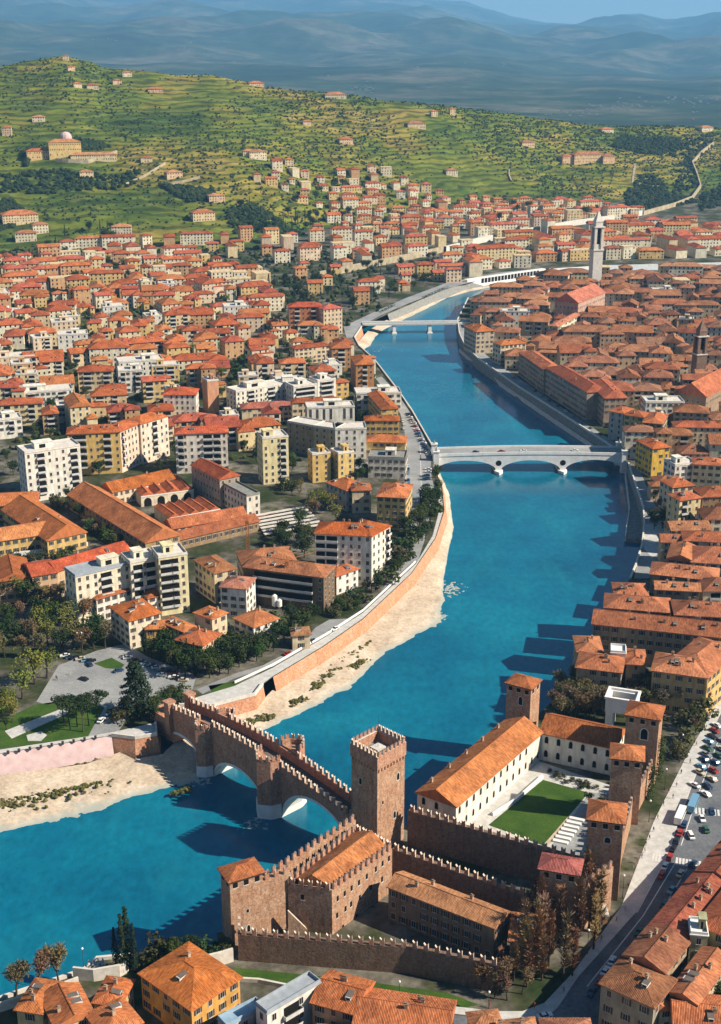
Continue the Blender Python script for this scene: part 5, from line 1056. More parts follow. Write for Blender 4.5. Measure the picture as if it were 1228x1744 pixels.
# labels: by quarter, row and place in the row
def cname(c):
    r, g, b = c
    if min(c) > .6: return 'white'
    if r - b > .34: return 'yellow' if g > .55 else 'ochre'
    if r > .7: return 'cream'
    if g < .4: return 'reddish'
    return 'sand-coloured'
rows = {}
for s in NEAR: rows.setdefault((s['name'], s['j']), []).append(s)
byq = {}
for (n, j), l in rows.items(): byq.setdefault(n, []).append((sum(s['D'] for s in l) / len(l), j))
for n, l in byq.items():
    for k, (_, j) in enumerate(sorted(l)):
        for m, s in enumerate(sorted(rows[(n, j)], key=lambda s: s['q'][0])): s['rk'], s['rm'] = k + 1, m + 1
for s in NEAR:
    c = s['p']; ax = Vector((math.cos(s['an']), math.sin(s['an']), 0)); ay = Vector((-ax.y, ax.x, 0)); A = c - ax * s['w'] / 2 - ay * s['d'] / 2; B = A + ax * s['w']; rr = random.Random(int(c.x * 31 + c.y)); gable = rr.random() < .3
    lab = '%s %s-roofed building, %s from left, row %s, %s' % (cname(s['wall']), 'flat' if s['flat'] else ('gable' if gable else 'hip'), ordinal(s['rm']), ordinal(s['rk']).replace('first', 'one'), s['name'])
    lab = '%s %s, %s roof, %s from left in %s row of %s' % (cname(s['wall']), 'block' if s['cat'] == AB else 'house', 'flat' if s['flat'] else ('gabled tile' if gable else 'hipped tile'), ordinal(s['rm']), ordinal(s['rk']), s['name'])
    bal = None
    if s['cat'] == AB or rr.random() < .3:
        nb = 1 if s['w'] < 17 else 2; f = [rr.uniform(.2, .8)] if nb == 1 else [rr.uniform(.18, .32), rr.uniform(.66, .82)]
        bal = {0: [(x, rr.choice([4, 5, 6])) for x in f], 1: [(.5, 5)] if rr.random() < .4 else []}
    close = s['D'] < 1020; wing = None
    if rr.random() < .7:
        ww, wd_ = s['w'] * rr.uniform(.35, .6), s['d'] * rr.uniform(.5, .9); sx = rr.choice([-1, 1]); x0 = sx * s['w'] / 2 - (ww if sx > 0 else 0) + sx * rr.uniform(0, ww * .6); y0 = -s['d'] / 2 - wd_ * rr.uniform(.3, .6) if rr.random() < .6 else rr.uniform(0, .3) * s['d']; wing = (x0, x0 + ww, y0, y0 + wd_, s['h'] * rr.uniform(.6, 1.15))
    house(lab, s['cat'], A, B, s['d'], s['h'], 'flat' if s['flat'] else ('gable' if gable else 'hip'), WHITE if s['flat'] and rr.random() < .6 else s['wall'], s['tile'], None, 2 if close else 1, None, 'buildings of ' + s['name'][4:] if s['name'].startswith('the ') else s['name'], rr.choice([1, 2, 2, 3]) if s['D'] < 1300 else 0, bal if s['D'] < 1250 else None, base=s['z'], under=3 if not s['hill'] else 8, name='town_house' if s['cat'] != AB else 'apartment_block', wcol=3.8 if close else 4.2, wing=wing, pitch=rr.uniform(.4, .55))
# the far rest as one mass
MA = {}
for s in FARS:
    c = s['p']; rr = random.Random(int(c.x * 17 + c.y)); a = s['an']; rot = Matrix.Rotation(a, 3, 'Z'); w2, d2, h = s['w'] / 2, s['d'] / 2, s['h']; mb = MB(); mb.prism([(-w2, -d2), (w2, -d2), (w2, d2), (-w2, d2)], -8, h - .3)
    mats = [0] * len(mb.f); n = max(2, int(s['w'] / 4.5)); fl = max(2, round(h / 4)); b2 = []
    for f in range(fl):
        for i in range(n):
            if rr.random() < .12: continue
            x, z = -w2 + (i + .5) * s['w'] / n, f * h / fl + h / fl * .55; b2.append([(x - .75, -d2 - .06, z - 1.1), (x + .75, -d2 - .06, z - 1.1), (x + .75, -d2 - .06, z + 1.1), (x - .75, -d2 - .06, z + 1.1)])
    wk = 'w%d' % ((LW + OW).index(s['wall']) % 7); tk = 't%d' % (LT + OTL).index(s['tile'])
    if s['flat']: rm = MB(); rm.box(-w2 - .2, w2 + .2, -d2 - .2, d2 + .2, h - .3, h + .8); rk = 'w4'
    else: rm, _ = roof_mb('gable' if rr.random() < .3 else 'hip', s['w'], s['d'], h, .7, .42, 'x' if w2 > d2 else 'y'); rk = tk
    for key, fs in ((wk, [[mb.v[i] for i in f] for f in mb.f]), (rk, [[rm.v[i] for i in f] for f in rm.f]), ('o', b2)):
        M = MA.setdefault(key, MB())
        for f in fs: M.face([tuple(rot @ Vector(p) + Vector((c.x, c.y, s['z']))) for p in f])
root = thing('distant_houses', 'mass of small far houses with red roofs on the far bank and hill foot', 'distant houses', (0, 0, 0)); root['kind'] = 'stuff'
for k, M in MA.items():
    if k == 'o': M.build('windows', 'opening', root, uv=False)['kind'] = 'stuff'
    elif k[0] == 'w': M.build('walls', 'plaster', root, (LW + OW)[int(k[1:])])['kind'] = 'stuff'
    else: M.build('roofs', 'roof_tiles', root, (LT + OTL)[int(k[1:])])['kind'] = 'stuff'
# villages far away on the plain and mountain slopes
mb = MB(); r = random.Random(4)
for (u0, v0, su, sv, n) in ((1050, 180, 90, 16, 26), (1180, 176, 70, 16, 24), (985, 192, 60, 12, 12), (620, 155, 40, 6, 14), (880, 105, 60, 8, 6), (1150, 120, 60, 12, 8), (440, 80, 160, 25, 10), (700, 110, 200, 30, 12), (200, 70, 150, 25, 8)):
    for _ in range(n):
        u, v = r.gauss(u0, su * .5), r.gauss(v0, sv * .5); d = ray(u, v); az = math.atan2(d.x, d.y); D = 5300
        while D < 30000 and mtn(az, D) < CAM_H + d.z * D / math.hypot(d.x, d.y): D += 60
        if D >= 30000: continue
        x, y, z = D * math.sin(az), D * math.cos(az), mtn(az, D); w_ = r.uniform(4, 9); mb.box(x - w_, x + w_, y, y + 12, z - 10, z + r.uniform(4, 8))
o = mb.build('distant_villages', 'quay_stone', uv=False); tag(o, 'scattered white villages on the far blue slopes', 'villages'); struct(o, 'stuff')
# ------------------------------------------------------------------ vegetation
def leaf_quads(mb, c, rad, n, size, r, flat=1.0, mi=0, shell=.55):
    for _ in range(n):
        while True:
            d = Vector((r.uniform(-1, 1), r.uniform(-1, 1), r.uniform(-1, 1)))
            if .05 < d.length < 1: break
        p = d.normalized() * (d.length ** shell); q = Vector((c[0] + p.x * rad, c[1] + p.y * rad, c[2] + p.z * rad * flat)); s = size * r.uniform(.6, 1.3)
        n_ = (p + Vector((r.uniform(-.7, .7), r.uniform(-.7, .7), r.uniform(-.2, .9)))).normalized(); a = n_.orthogonal().normalized(); b = n_.cross(a); t = r.uniform(0, 6.28); a, b = a * math.cos(t) + b * math.sin(t), b * math.cos(t) - a * math.sin(t)
        mb.face([q - a * s * .5, q + b * s * .35 + a * s * .1, q + a * s * .5, q - b * s * .35], mi)
def limbs(mb, p, d, L, r0, depth, r, tips, spread=.7, up=.25, k=3):
    q = p + d * L; mb.tube(p, q, r0, r0 * .62, 5 if depth > 1 else 3)
    tips.append(q)
    if depth == 0: return
    for _ in range(k):
        n = (d + Vector((r.uniform(-1, 1), r.uniform(-1, 1), r.uniform(-.4, 1) * .6 + up)) * spread).normalized(); limbs(mb, q, n, L * r.uniform(.6, .8), r0 * .6, depth - 1, r, tips, spread, up, k)
TREES = {}
def make_tree(kind, var):
    r = random.Random(var * 31 + len(kind)); tr, cr = MB(), MB(); tips = []
    if kind in ('broad', 'pale'):
        limbs(tr, Vector((0, 0, -.5)), Vector((r.uniform(-.08, .08), r.uniform(-.08, .08), 1)).normalized(), 4.2, .38, 2, r, tips, .75, .3, 3)
        cl = [t for t in tips if t.z > 3] + [Vector((r.uniform(-3, 3), r.uniform(-3, 3), r.uniform(6, 10.5))) for _ in range(9)]
        for c in cl: leaf_quads(cr, c, r.uniform(1.3, 2.3), 46 if kind == 'broad' else 34, .85 if kind == 'broad' else .62, r, .8)
    elif kind == 'bare':
        limbs(tr, Vector((0, 0, -.5)), Vector((r.uniform(-.1, .1), r.uniform(-.1, .1), 1)).normalized(), 3.6, .32, 3, r, tips, .6, .45, 3)
        for t in tips[1:]:
            for _ in range(16):
                d = Vector((r.uniform(-1, 1), r.uniform(-1, 1), r.uniform(-.3, 1.3))).normalized(); q = t + d * r.uniform(.8, 2.1); s = d.orthogonal().normalized() * .11; s.rotate(Matrix.Rotation(r.uniform(0, 6), 3, d)); cr.face([t - s, t + s, q + s * .4, q - s * .4])
            leaf_quads(cr, t, 1.5, 16, .5, r)
    elif kind == 'poplar':
        tr.tube((0, 0, -.5), (r.uniform(-.5, .5), 0, 7), .34, .24, 6); tr.tube((0, 0, 6.5), (r.uniform(-.6, .6), r.uniform(-.4, .4), 16), .3, .06, 5)
        for _ in range(70):
            z = r.uniform(2, 15); a = r.uniform(0, 6.28); d = Vector((math.cos(a) * .5, math.sin(a) * .5, 1)).normalized(); L = r.uniform(1.6, 3.6) * (1 - z / 26); p = Vector((0, 0, z)); q = p + d * L; tr.tube(p, q, .09, .03, 3)
            for _ in range(13):
                e = (d + Vector((r.uniform(-.8, .8), r.uniform(-.8, .8), r.uniform(-.2, .6)))).normalized(); b = p.lerp(q, r.uniform(.3, 1)); s = e.orthogonal().normalized() * .085; f = b + e * r.uniform(.7, 1.7); cr.face([b - s, b + s, f + s * .4, f - s * .4])
            leaf_quads(cr, q, .9, 2, .3, r)
    elif kind == 'cypress':
        tr.tube((0, 0, -.5), (0, 0, 3), .25, .2, 5)
        for i in range(30):
            z = .8 + i * .42; rad = 1.25 * math.sin(math.pi * min(1, (i + 3) / 33)) ** .6 * (1 - i / 44); leaf_quads(cr, (r.uniform(-.15, .15), r.uniform(-.15, .15), z), max(.25, rad), 24, .5, r, .8, 0, .3)
    elif kind == 'pine':
        limbs(tr, Vector((0, 0, -.5)), Vector((r.uniform(-.06, .06), r.uniform(-.06, .06), 1)).normalized(), 6.5, .32, 1, r, tips, .9, .2, 5)
        for _ in range(22): a, b = r.uniform(0, 6.28), 3.9 * math.sqrt(r.random()); leaf_quads(cr, (math.cos(a) * b, math.sin(a) * b, 10.6 - b * b * .06 + r.uniform(-.4, .5)), 1.35, 46, .6, r, .6)
    elif kind == 'cedar':
        tr.tube((0, 0, -.5), (0, 0, 15), .5, .08, 6)
        for i in range(11):
            z = 2.5 + i * 1.2; rad = 5.2 * (1 - i / 12) + .5; n = 6
            for k in range(n):
                a = k * 6.28 / n + i * .7 + r.uniform(-.2, .2); R_ = rad * r.uniform(.75, 1.1); tr.tube((0, 0, z), (math.cos(a) * R_, math.sin(a) * R_, z - .6), .1, .03, 3)
                for t in (.35, .6, .85, 1.0): leaf_quads(cr, (math.cos(a) * R_ * t, math.sin(a) * R_ * t, z - .6 * t + .15), .55 + .5 * (1 - t) + rad * .08, 16, .6, r, .4)
    else:
        tr.tube((0, 0, -.3), (0, 0, 1), .12, .06, 4)
        for _ in range(9): leaf_quads(cr, (r.uniform(-1.1, 1.1), r.uniform(-1.1, 1.1), r.uniform(.6, 2.2)), .8, 34, .45, r, .8)
    return tr.mesh(kind + '_trunk', ['bark'], False), cr.mesh(kind + '_crown', ['foliage'], False)
KIND = {'broad': ('leafy_tree', 'tree'), 'pale': ('spring_tree', 'tree'), 'bare': ('bare_tree', 'tree'), 'poplar': ('bare_poplar', 'tree'), 'cypress': ('cypress', 'cypress'), 'pine': ('umbrella_pine', 'pine tree'), 'cedar': ('cedar', 'cedar'), 'bush': ('shrub', 'shrub')}
TCOL = {'broad': [(.022, .040, .010), (.032, .052, .014), (.045, .060, .018)], 'pale': [(.16, .155, .035), (.12, .14, .03), (.19, .17, .05)], 'bare': [(.16, .12, .065), (.18, .13, .075), (.14, .115, .055)], 'poplar': [(.36, .20, .11), (.32, .19, .11), (.27, .17, .10)], 'cypress': [(.012, .024, .010), (.016, .03, .012)], 'pine': [(.022, .042, .014), (.03, .05, .016)], 'cedar': [(.02, .042, .016)], 'bush': [(.028, .045, .012), (.05, .065, .018), (.07, .07, .03)]}
def tree(kind, p, h, label, group, r):
    key = (kind, r.randrange(3))
    if key not in TREES: TREES[key] = make_tree(kind, key[1] + 1)
    tm, cm = TREES[key]; full = {'broad': 11.5, 'pale': 11.5, 'bare': 12, 'poplar': 16, 'cypress': 13.5, 'pine': 11.5, 'cedar': 15.5, 'bush': 2.9}[kind]; s = h / full
    o = thing(KIND[kind][0], label, KIND[kind][1], tuple(p), r.uniform(0, 6.28), group); o.scale = (s * r.uniform(.9, 1.15), s * r.uniform(.9, 1.15), s)
    link('trunk', tm, o); link('crown', cm, o, tuple(c * r.uniform(.85, 1.2) for c in r.choice(TCOL[kind])))
TR = random.Random(11)
WORD = {'broad': 'dark green leafy', 'pale': 'pale yellow-green', 'bare': 'leafless brown', 'poplar': 'tall leafless rusty-brown', 'cypress': 'dark pointed cypress', 'pine': 'umbrella pine', 'cedar': 'big cedar', 'bush': 'rounded green'}
NOUN = {'broad': 'tree', 'pale': 'tree', 'bare': 'tree', 'poplar': 'tree', 'cypress': 'tree', 'pine': 'tree', 'cedar': 'tree', 'bush': 'shrub'}
def grove(place, px, n, kinds, hr, hill=False, avoid=True, spacing=3.5):
    poly = [W(*q) if hill else U(*q) for q in px]; xs, ys = [p.x for p in poly], [p.y for p in poly]; pts = []
    for _ in range(n * 60):
        if len(pts) >= n: break
        x, y = TR.uniform(min(xs), max(xs)), TR.uniform(min(ys), max(ys))
        if not inside(x, y, poly): continue
        if avoid and taken(x, y, 1.0): continue
        if any((x - a) ** 2 + (y - b) ** 2 < spacing ** 2 for a, b, _ in pts): continue
        pts.append((x, y, TR.choice(kinds)))
    byk = {}
    for x, y, k in pts: byk.setdefault(k, []).append((proj((x, y, T(x, y)))[0], x, y))
    for k, l in byk.items():
        for i, (_, x, y) in enumerate(sorted(l)):
            tot = len(l); lab = '%s %s %s' % (WORD[k], NOUN[k], place) if tot == 1 else '%s %s %s, %s from left' % (WORD[k], NOUN[k], place, ordinal(i + 1))
            tree(k, (x, y, T(x, y) if hill else G), TR.uniform(*hr) * (1.2 if k == 'cypress' else 1), lab, 'trees ' + place, TR)
def single(kind, u, v, h, lab, group=None): tree(kind, U(u, v, G), h, lab, group or 'single trees', TR)
grove('in the park at the left edge', [(-20, 1040), (60, 1005), (140, 1045), (215, 1110), (150, 1128), (95, 1128), (-20, 1130)], 34, ['bare', 'bare', 'bare', 'pale', 'broad'], (11, 16), spacing=5)
for u, v, h in ((60, 1165, 18), (38, 1190, 15), (80, 1155, 15)): single('pale', u, v, h, 'large yellow-green tree on the plaza edge, %s of three' % {60: 'tallest', 38: 'leftmost', 80: 'rightmost'}[u])
grove('on the lawn at the far left edge', [(-20, 1180), (28, 1180), (32, 1255), (-20, 1265)], 6, ['broad', 'pale'], (10, 14))
for i, (u, v) in enumerate(((110, 1236), (120, 1244), (132, 1238), (142, 1246), (152, 1236), (166, 1228))): single('pine', u, v, 13, 'umbrella pine on the riverside lawn, %s from the left of six' % ordinal(i + 1), 'umbrella pines on the lawn')
single('cedar', 234, 1216, 24, 'big dark cedar between the plaza and the bridge')
grove('around the bridge approach', [(190, 1220), (262, 1210), (285, 1180), (325, 1178), (300, 1200), (262, 1230), (200, 1240)], 12, ['broad', 'bush', 'broad'], (5, 9))
grove('in the villa gardens by the plaza', [(235, 1105), (300, 1115), (400, 1110), (440, 1130), (400, 1146), (335, 1160), (270, 1135)], 26, ['broad', 'broad', 'broad', 'cypress'], (9, 14))
grove('in the gardens below the building site', [(400, 1090), (470, 1065), (540, 1050), (530, 1070), (505, 1095), (445, 1128), (405, 1135)], 16, ['broad', 'broad', 'bush'], (7, 12))
grove('between the white apartment house and the river wall', [(632, 1005), (668, 945), (700, 890), (728, 870), (745, 800), (750, 870), (735, 905), (700, 960), (640, 1015)], 34, ['broad', 'broad', 'bush'], (7, 11), avoid=False)
grove('along the road by the building site', [(560, 1052), (590, 1022), (640, 1000), (640, 1012), (600, 1046)], 10, ['broad', 'bush'], (5, 8))
grove('behind the white apartment house', [(470, 930), (480, 895), (530, 890), (545, 930), (540, 955), (490, 945)], 10, ['broad'], (9, 13))
grove('in front of the orange villa', [(515, 880), (540, 845), (590, 868), (595, 890), (530, 905)], 8, ['pale', 'pale', 'bare'], (10, 14))
grove('in the dark garden by the yellow block', [(575, 825), (630, 820), (640, 800), (600, 795), (570, 800)], 8, ['broad'], (7, 10))
grove('on the green behind the derelict hall', [(440, 815), (470, 830), (500, 850), (530, 870), (520, 840), (480, 815)], 7, ['pale', 'broad', 'bush'], (5, 9))
grove('along the diagonal arsenal shed', [(80, 850), (105, 845), (232, 935), (200, 950)], 16, ['bare', 'broad', 'bush'], (6, 10))
grove('on the lawn in front of the arsenal', [(-10, 955), (120, 930), (130, 950), (-10, 975)], 12, ['bush', 'broad', 'bare'], (4, 8))
grove('in front of the brick hall', [(0, 1020), (90, 1000), (150, 1020), (60, 1030)], 8, ['bare'], (8, 11))
grove('behind the castle museum', [(925, 1222), (950, 1190), (1000, 1165), (1070, 1180), (1200, 1185), (1205, 1215), (1130, 1215), (1045, 1235), (960, 1235)], 75, ['bare'], (10, 14), spacing=3.4, avoid=False)
grove('beside the castle street', [(1135, 1300), (1165, 1245), (1190, 1215), (1195, 1235), (1160, 1300)], 7, ['bare', 'bush'], (7, 11))
grove('in the castle moat', [(905, 1560), (990, 1530), (1030, 1560), (1010, 1620), (960, 1690), (900, 1710), (870, 1660)], 28, ['poplar'], (14, 23), spacing=2.6, avoid=False)
grove('in the dark moat below the outer wall', [(800, 1672), (870, 1662), (905, 1700), (840, 1708)], 8, ['bare', 'poplar'], (8, 13), avoid=False)
grove('along the museum front in the courtyard', [(930, 1312), (1000, 1335), (1030, 1345), (1000, 1348), (925, 1322)], 14, ['bush'], (1.6, 2.8), avoid=False, spacing=1.6)
grove('in the courtyard parking corner', [(1000, 1365), (1040, 1365), (1020, 1440), (985, 1440)], 8, ['bush', 'broad'], (2, 4.5), avoid=False, spacing=2.5)
for i, (u, v) in enumerate(((28, 1696), (64, 1687), (100, 1674))): single('bare', u, v, 14, 'thin bare tree on the quay, %s from the left of three' % ordinal(i + 1), 'bare quay trees')
for i, (u, v, h) in enumerate(((198, 1652, 15), (210, 1656, 20), (219, 1652, 22), (230, 1656, 17))): single('cypress', u, v, h, 'cypress on the riverside below the corner tower, %s from the left of four' % ordinal(i + 1), 'riverside cypresses')
grove('in the shaded garden under the corner tower', [(240, 1640), (300, 1622), (372, 1612), (392, 1632), (320, 1650), (250, 1655)], 20, ['broad', 'broad', 'bush', 'bush'], (4, 9), avoid=False)
grove('in the courtyard at the bottom right', [(1185, 1720), (1195, 1660), (1260, 1650), (1260, 1740)], 10, ['broad'], (9, 13), avoid=False)
grove('on the shaded quay below the white bridge', [(1098, 860), (1125, 850), (1140, 905), (1105, 930)], 9, ['broad', 'bare'], (7, 10))
single('bare', 1141, 925, 12, 'bare tree on the pale quay square'); single('broad', 497, 805, 9, 'round dark tree by the yellow-white block')
grove('among the apartment blocks on the left bank', [(-20, 830), (-20, 650), (420, 650), (640, 660), (650, 740), (420, 800)], 90, ['broad', 'broad', 'cypress'], (8, 12))
grove('among the villas on the left bank', [(-20, 650), (-20, 440), (330, 430), (480, 480), (560, 600), (600, 660)], 190, ['broad', 'broad', 'bush', 'cypress', 'pale'], (8, 13))
grove('in the gardens by the upper bridge', [(480, 540), (470, 490), (520, 460), (640, 455), (740, 440), (760, 465), (640, 525), (590, 548), (540, 560)], 80, ['broad', 'broad', 'bare', 'cypress', 'broad'], (8, 14))
grove('among the old town roofs', [(830, 600), (880, 500), (1228, 470), (1228, 640), (1000, 690)], 16, ['broad', 'cypress'], (11, 15))
for place, px, n, ks in (('on the slope by the suburb, cypress group', [(380, 352), (420, 345), (470, 385), (530, 360), (535, 395), (440, 400)], 26, ['cypress', 'cypress', 'broad']), ('at the foot of the hill, left', [(70, 412), (140, 385), (240, 395), (230, 420), (80, 440)], 24, ['broad', 'cypress']),
                         ('in the hillside suburb', [(430, 330), (560, 310), (800, 335), (1000, 355), (1080, 365), (900, 390), (640, 410), (540, 400)], 40, ['broad', 'broad', 'cypress'])):
    grove(place, px, n, ks, (11, 17), hill=True)
# olive rows, thickets and scrub on the hill: too many to count
ICO = []
_b = bmesh.new(); bmesh.ops.create_icosphere(_b, subdivisions=1, radius=1); ICOV = [tuple(v.co) for v in _b.verts]; ICOF = [tuple(v.index for v in f.verts) for f in _b.faces]; _b.free()
def scatter(name, n, sampler, size, cols, label):
    r = random.Random(n); MBs = [MB() for _ in cols]
    for _ in range(n):
        p = sampler(r)
        if p is None: continue
        m = r.choice(MBs); i0 = len(m.v); s = r.uniform(*size); sx, sy, sz = s * r.uniform(.8, 1.4), s * r.uniform(.8, 1.3), s * r.uniform(.7, 1.1)
        for v in ICOV: k = r.uniform(.7, 1.25); m.v.append((p[0] + v[0] * sx * k, p[1] + v[1] * sy * k, p[2] + s * .5 + v[2] * sz * k))
        for f in ICOF: m.f.append(tuple(i0 + a for a in f)); m.m.append(0)
    root = thing(name, label, 'vegetation', (0, 0, 0)); root['kind'] = 'stuff'
    for m, c in zip(MBs, cols):
        if m.f: m.build('foliage', 'foliage', root, c, uv=False)['kind'] = 'stuff'
def hill_sampler(r):
    az = r.uniform(-.30, .32); df, = interp(FOOT, az); dc, _ = interp(CREST, az); D = df + (dc - df) * r.random() ** .9 * 1.02; x, y = D * math.sin(az), D * math.cos(az)
    z = T(x, y); d = noise.noise((x / 190, y / 190, 5.5)) + .35 * noise.noise((x / 60, y / 60, 2.5)); st = ((z + 22 * noise.noise((x / 85, y / 85, 0.3))) / 7.5) % 1.0
    if d < r.uniform(-.40, .36) : return None
    if st > .45 and r.random() < .75: return None
    return None if taken(x, y, 2) else (x, y, z)
scatter('hillside_olive_groves', 29000, hill_sampler, (1.1, 2.4), [(.030, .050, .014), (.045, .062, .020), (.022, .036, .012)], 'olive rows and thickets following the terraces of the green hill')
def wood_sampler(polys):
    Ps = [[W(*q) for q in p] for p in polys]
    def f(r):
        P = r.choice(Ps); x, y = r.uniform(min(p.x for p in P), max(p.x for p in P)), r.uniform(min(p.y for p in P), max(p.y for p in P))
        return (x, y, T(x, y)) if inside(x, y, P) and not taken(x, y, 1) else None
    return f
scatter('hill_wood', 5200, wood_sampler([[(1065, 330), (1090, 300), (1120, 300), (1190, 345), (1100, 360), (1070, 350)], [(1140, 340), (1160, 270), (1150, 240), (1215, 228), (1210, 250), (1180, 280), (1188, 320)], [(1040, 250), (1060, 232), (1160, 236), (1150, 268), (1090, 262)], [(1195, 330), (1260, 290), (1260, 345), (1190, 360)], [(0, 395), (60, 372), (20, 340), (-60, 360)]]), (2.5, 5.0), [(.018, .032, .012), (.026, .040, .014)], 'dark woods in the folds of the right-hand hill')
scatter('hill_wood', 3200, wood_sampler([[(0, 300), (60, 292), (190, 300), (240, 290), (230, 315), (100, 330), (0, 330)], [(270, 315), (360, 325), (380, 345), (320, 345)], [(380, 360), (440, 350), (520, 400), (400, 400)], [(40, 262), (60, 248), (45, 285)], [(85, 245), (140, 238), (190, 250), (150, 256)]]), (2.5, 5), [(.018, .032, .010), (.030, .046, .014)], 'dark thickets around the hillside monastery and lower terraces')
def tuft_sampler(spots):
    P = [(U(u, v, 2.0), a, b, c) for u, v, a, b, c in spots]
    def f(r):
        c, a, b, t = r.choice(P); q, s = r.gauss(0, a * .5), r.gauss(0, b * .5); return (c.x + q * math.cos(t) - s * math.sin(t), c.y + q * math.sin(t) + s * math.cos(t), 1.4)
    return f
scatter('riverside_scrub', 900, tuft_sampler([(600, 1110, 11, 3, .9), (570, 1140, 4, 2, .8), (612, 1128, 6, 2, .9), (555, 1150, 5, 2, .8), (540, 1165, 4, 2, .8), (508, 1192, 4, 2.2, .9), (452, 1220, 5, 2, .5), (425, 1228, 3, 2, .5), (575, 1128, 4, 2, .8), (195, 1290, 13, 2.5, .4), (160, 1298, 5, 2, .3), (100, 1350, 18, 3, .25), (50, 1360, 14, 3, .2), (150, 1337, 12, 2, .3), (25, 1370, 8, 3, 0), (308, 1345, 5, 1.4, .6), (705, 1000, 3, 2, 1), (730, 960, 3, 2, 1.2)]), (.35, .85), [(.10, .10, .03), (.14, .12, .05), (.06, .07, .02)], 'scrubby tufts growing on the sand banks')
LPOLY = offset(LB, 14) + [V2(9000, 1500), V2(9000, 26000), V2(-9000, 26000), V2(-9000, 300)]
scatter('yard_greenery', 3800, lambda r: (lambda p: p if not taken(p[0], p[1], .5) and inside(p[0], p[1], LPOLY) else None)((r.uniform(-480, 20), r.uniform(800, 1800), G)), (1.4, 3.4), [(.022, .038, .010), (.035, .05, .014), (.06, .07, .02)], 'garden greenery between the left bank houses')
# ivy on the castle towers
def ivy(label, u, v, zt, rad):
    p = U(u, v, G); mb = MB(); r = random.Random(int(u)); root = thing('climbing_ivy', label, 'ivy', tuple(p))
    for i in range(26): z = (zt - G) * (i + .5) / 26; leaf_quads(mb, (r.uniform(-.4, .4), r.uniform(-.4, .4), z), rad * (1 - .4 * i / 26), 30, .6, r)
    mb.build('foliage', 'foliage', root, (.05, .075, .02), uv=False)
def hedge(label, a, b, h, wd):
    A, B = U(*a, G), U(*b, G); root = thing('hedge', label, 'hedge', tuple(A)); mb = MB(); r = random.Random(9); n = int((B - A).length / 1.6)
    for i in range(n): c = (B - A) * (i / n); leaf_quads(mb, (c.x, c.y, h * .5), wd, 9, 1.0, r, h / wd * .6)
    mb.build('foliage', 'foliage', root, (.03, .05, .015), uv=False)
hedge('dark hedge on the pale road by the upper bridge', (648, 533), (672, 520), 2.5, 2.2); hedge('long dark hedge on the pale road along the river bend', (722, 508), (762, 490), 2.5, 2.4); hedge('clipped hedge between plaza lane and cedar', (205, 1235), (250, 1222), 2, 1.5)
ivy('dark ivy column climbing the rear castle tower by the street', 1123, 1330, 27, 1.8); ivy('dark ivy on the wall beside the rear castle tower', 1108, 1360, 22, 1.6)

# ------------------------------------------------------------------ vehicles
def prof(pts, x0, x1, mb, mi=0):
    n = len(pts)
    for i in range(n):
        (y0, z0), (y1, z1) = pts[i], pts[(i + 1) % n]; mb.face([(x0, y0, z0), (x1, y0, z0), (x1, y1, z1), (x0, y1, z1)], mi)
    mb.face([(x0, y, z) for y, z in pts], mi); mb.face([(x1, y, z) for y, z in pts][::-1], mi)
mb = MB(); prof([(-2.15, .35), (2.1, .35), (2.2, .6), (2.15, .85), (1.2, .95), (-1.6, .98), (-2.15, .9), (-2.22, .6)], -.85, .85, mb)
lo = [(-.78, 1.0, .95), (.78, 1.0, .95), (.78, -1.55, .97), (-.78, -1.55, .97)]; hi = [(-.62, .25, 1.45), (.62, .25, 1.45), (.62, -1.05, 1.46), (-.62, -1.05, 1.46)]; mb.face(hi); body_me = mb.mesh('car_body', ['car_paint'], False)
mb = MB()
for i in range(4): j = (i + 1) % 4; mb.face([lo[i], lo[j], hi[j], hi[i]])
glass_me = mb.mesh('car_glass', ['glass'], False)
mb = MB(); mb.tube((-.12, 0, 0), (.12, 0, 0), .33, .33, 10); mb.tube((-.13, 0, 0), (.13, 0, 0), .17, .17, 8, 1); wheel_me = mb.mesh('car_wheel', ['rubber', 'chrome'], False)
mb = MB()
for s in (-1, 1): mb.box(s * .62 - .16, s * .62 + .16, 2.14, 2.2, .58, .76)
light_me = mb.mesh('car_lights', ['chrome'], False)
mb = MB(); prof([(-4.6, .5), (4.6, .5), (4.75, .9), (4.7, 2.0), (4.5, 3.0), (-4.65, 3.05), (-4.75, .9)], -1.2, 1.2, mb); bus_me = mb.mesh('bus_body', ['car_paint'], False)
mb = MB()
for s in (-1.22, 1.22): mb.face([(s, -4.3, 1.6), (s, 4.3, 1.6), (s, 4.3, 2.5), (s, -4.3, 2.5)])
mb.face([(-1.05, 4.74, 1.5), (1.05, 4.74, 1.5), (1.0, 4.62, 2.6), (-1.0, 4.62, 2.6)]); busg_me = mb.mesh('bus_glass', ['glass'], False)
CC = {'white': (.78, .78, .76), 'dark blue': (.02, .05, .12), 'grey': (.25, .26, .27), 'black': (.015, .015, .017), 'red': (.36, .03, .02), 'light blue': (.16, .32, .46), 'beige': (.55, .47, .34), 'green': (.04, .12, .07)}
CR = random.Random(5); CARN = {}
def car(p, rz, colour, where, group, bus=False):
    o = thing('parked_car' if not bus else 'bus', '', 'car' if not bus else 'bus', (p.x, p.y, p.z), rz, group)
    CARN.setdefault((where, colour, bus), []).append(o)
    link('body', bus_me if bus else body_me, o, CC[colour]); link('glass', busg_me if bus else glass_me, o); k = 1.9 if bus else 1
    if not bus: link('headlights', light_me, o)
    for sx in (-1, 1):
        for sy in (-1.35, 1.35): link('wheel', wheel_me, o, None, (sx * (.78 if not bus else 1.12), sy * (2.1 if bus else 1), .33), 0, (1, 1.3, 1.3) if bus else None)
    return o
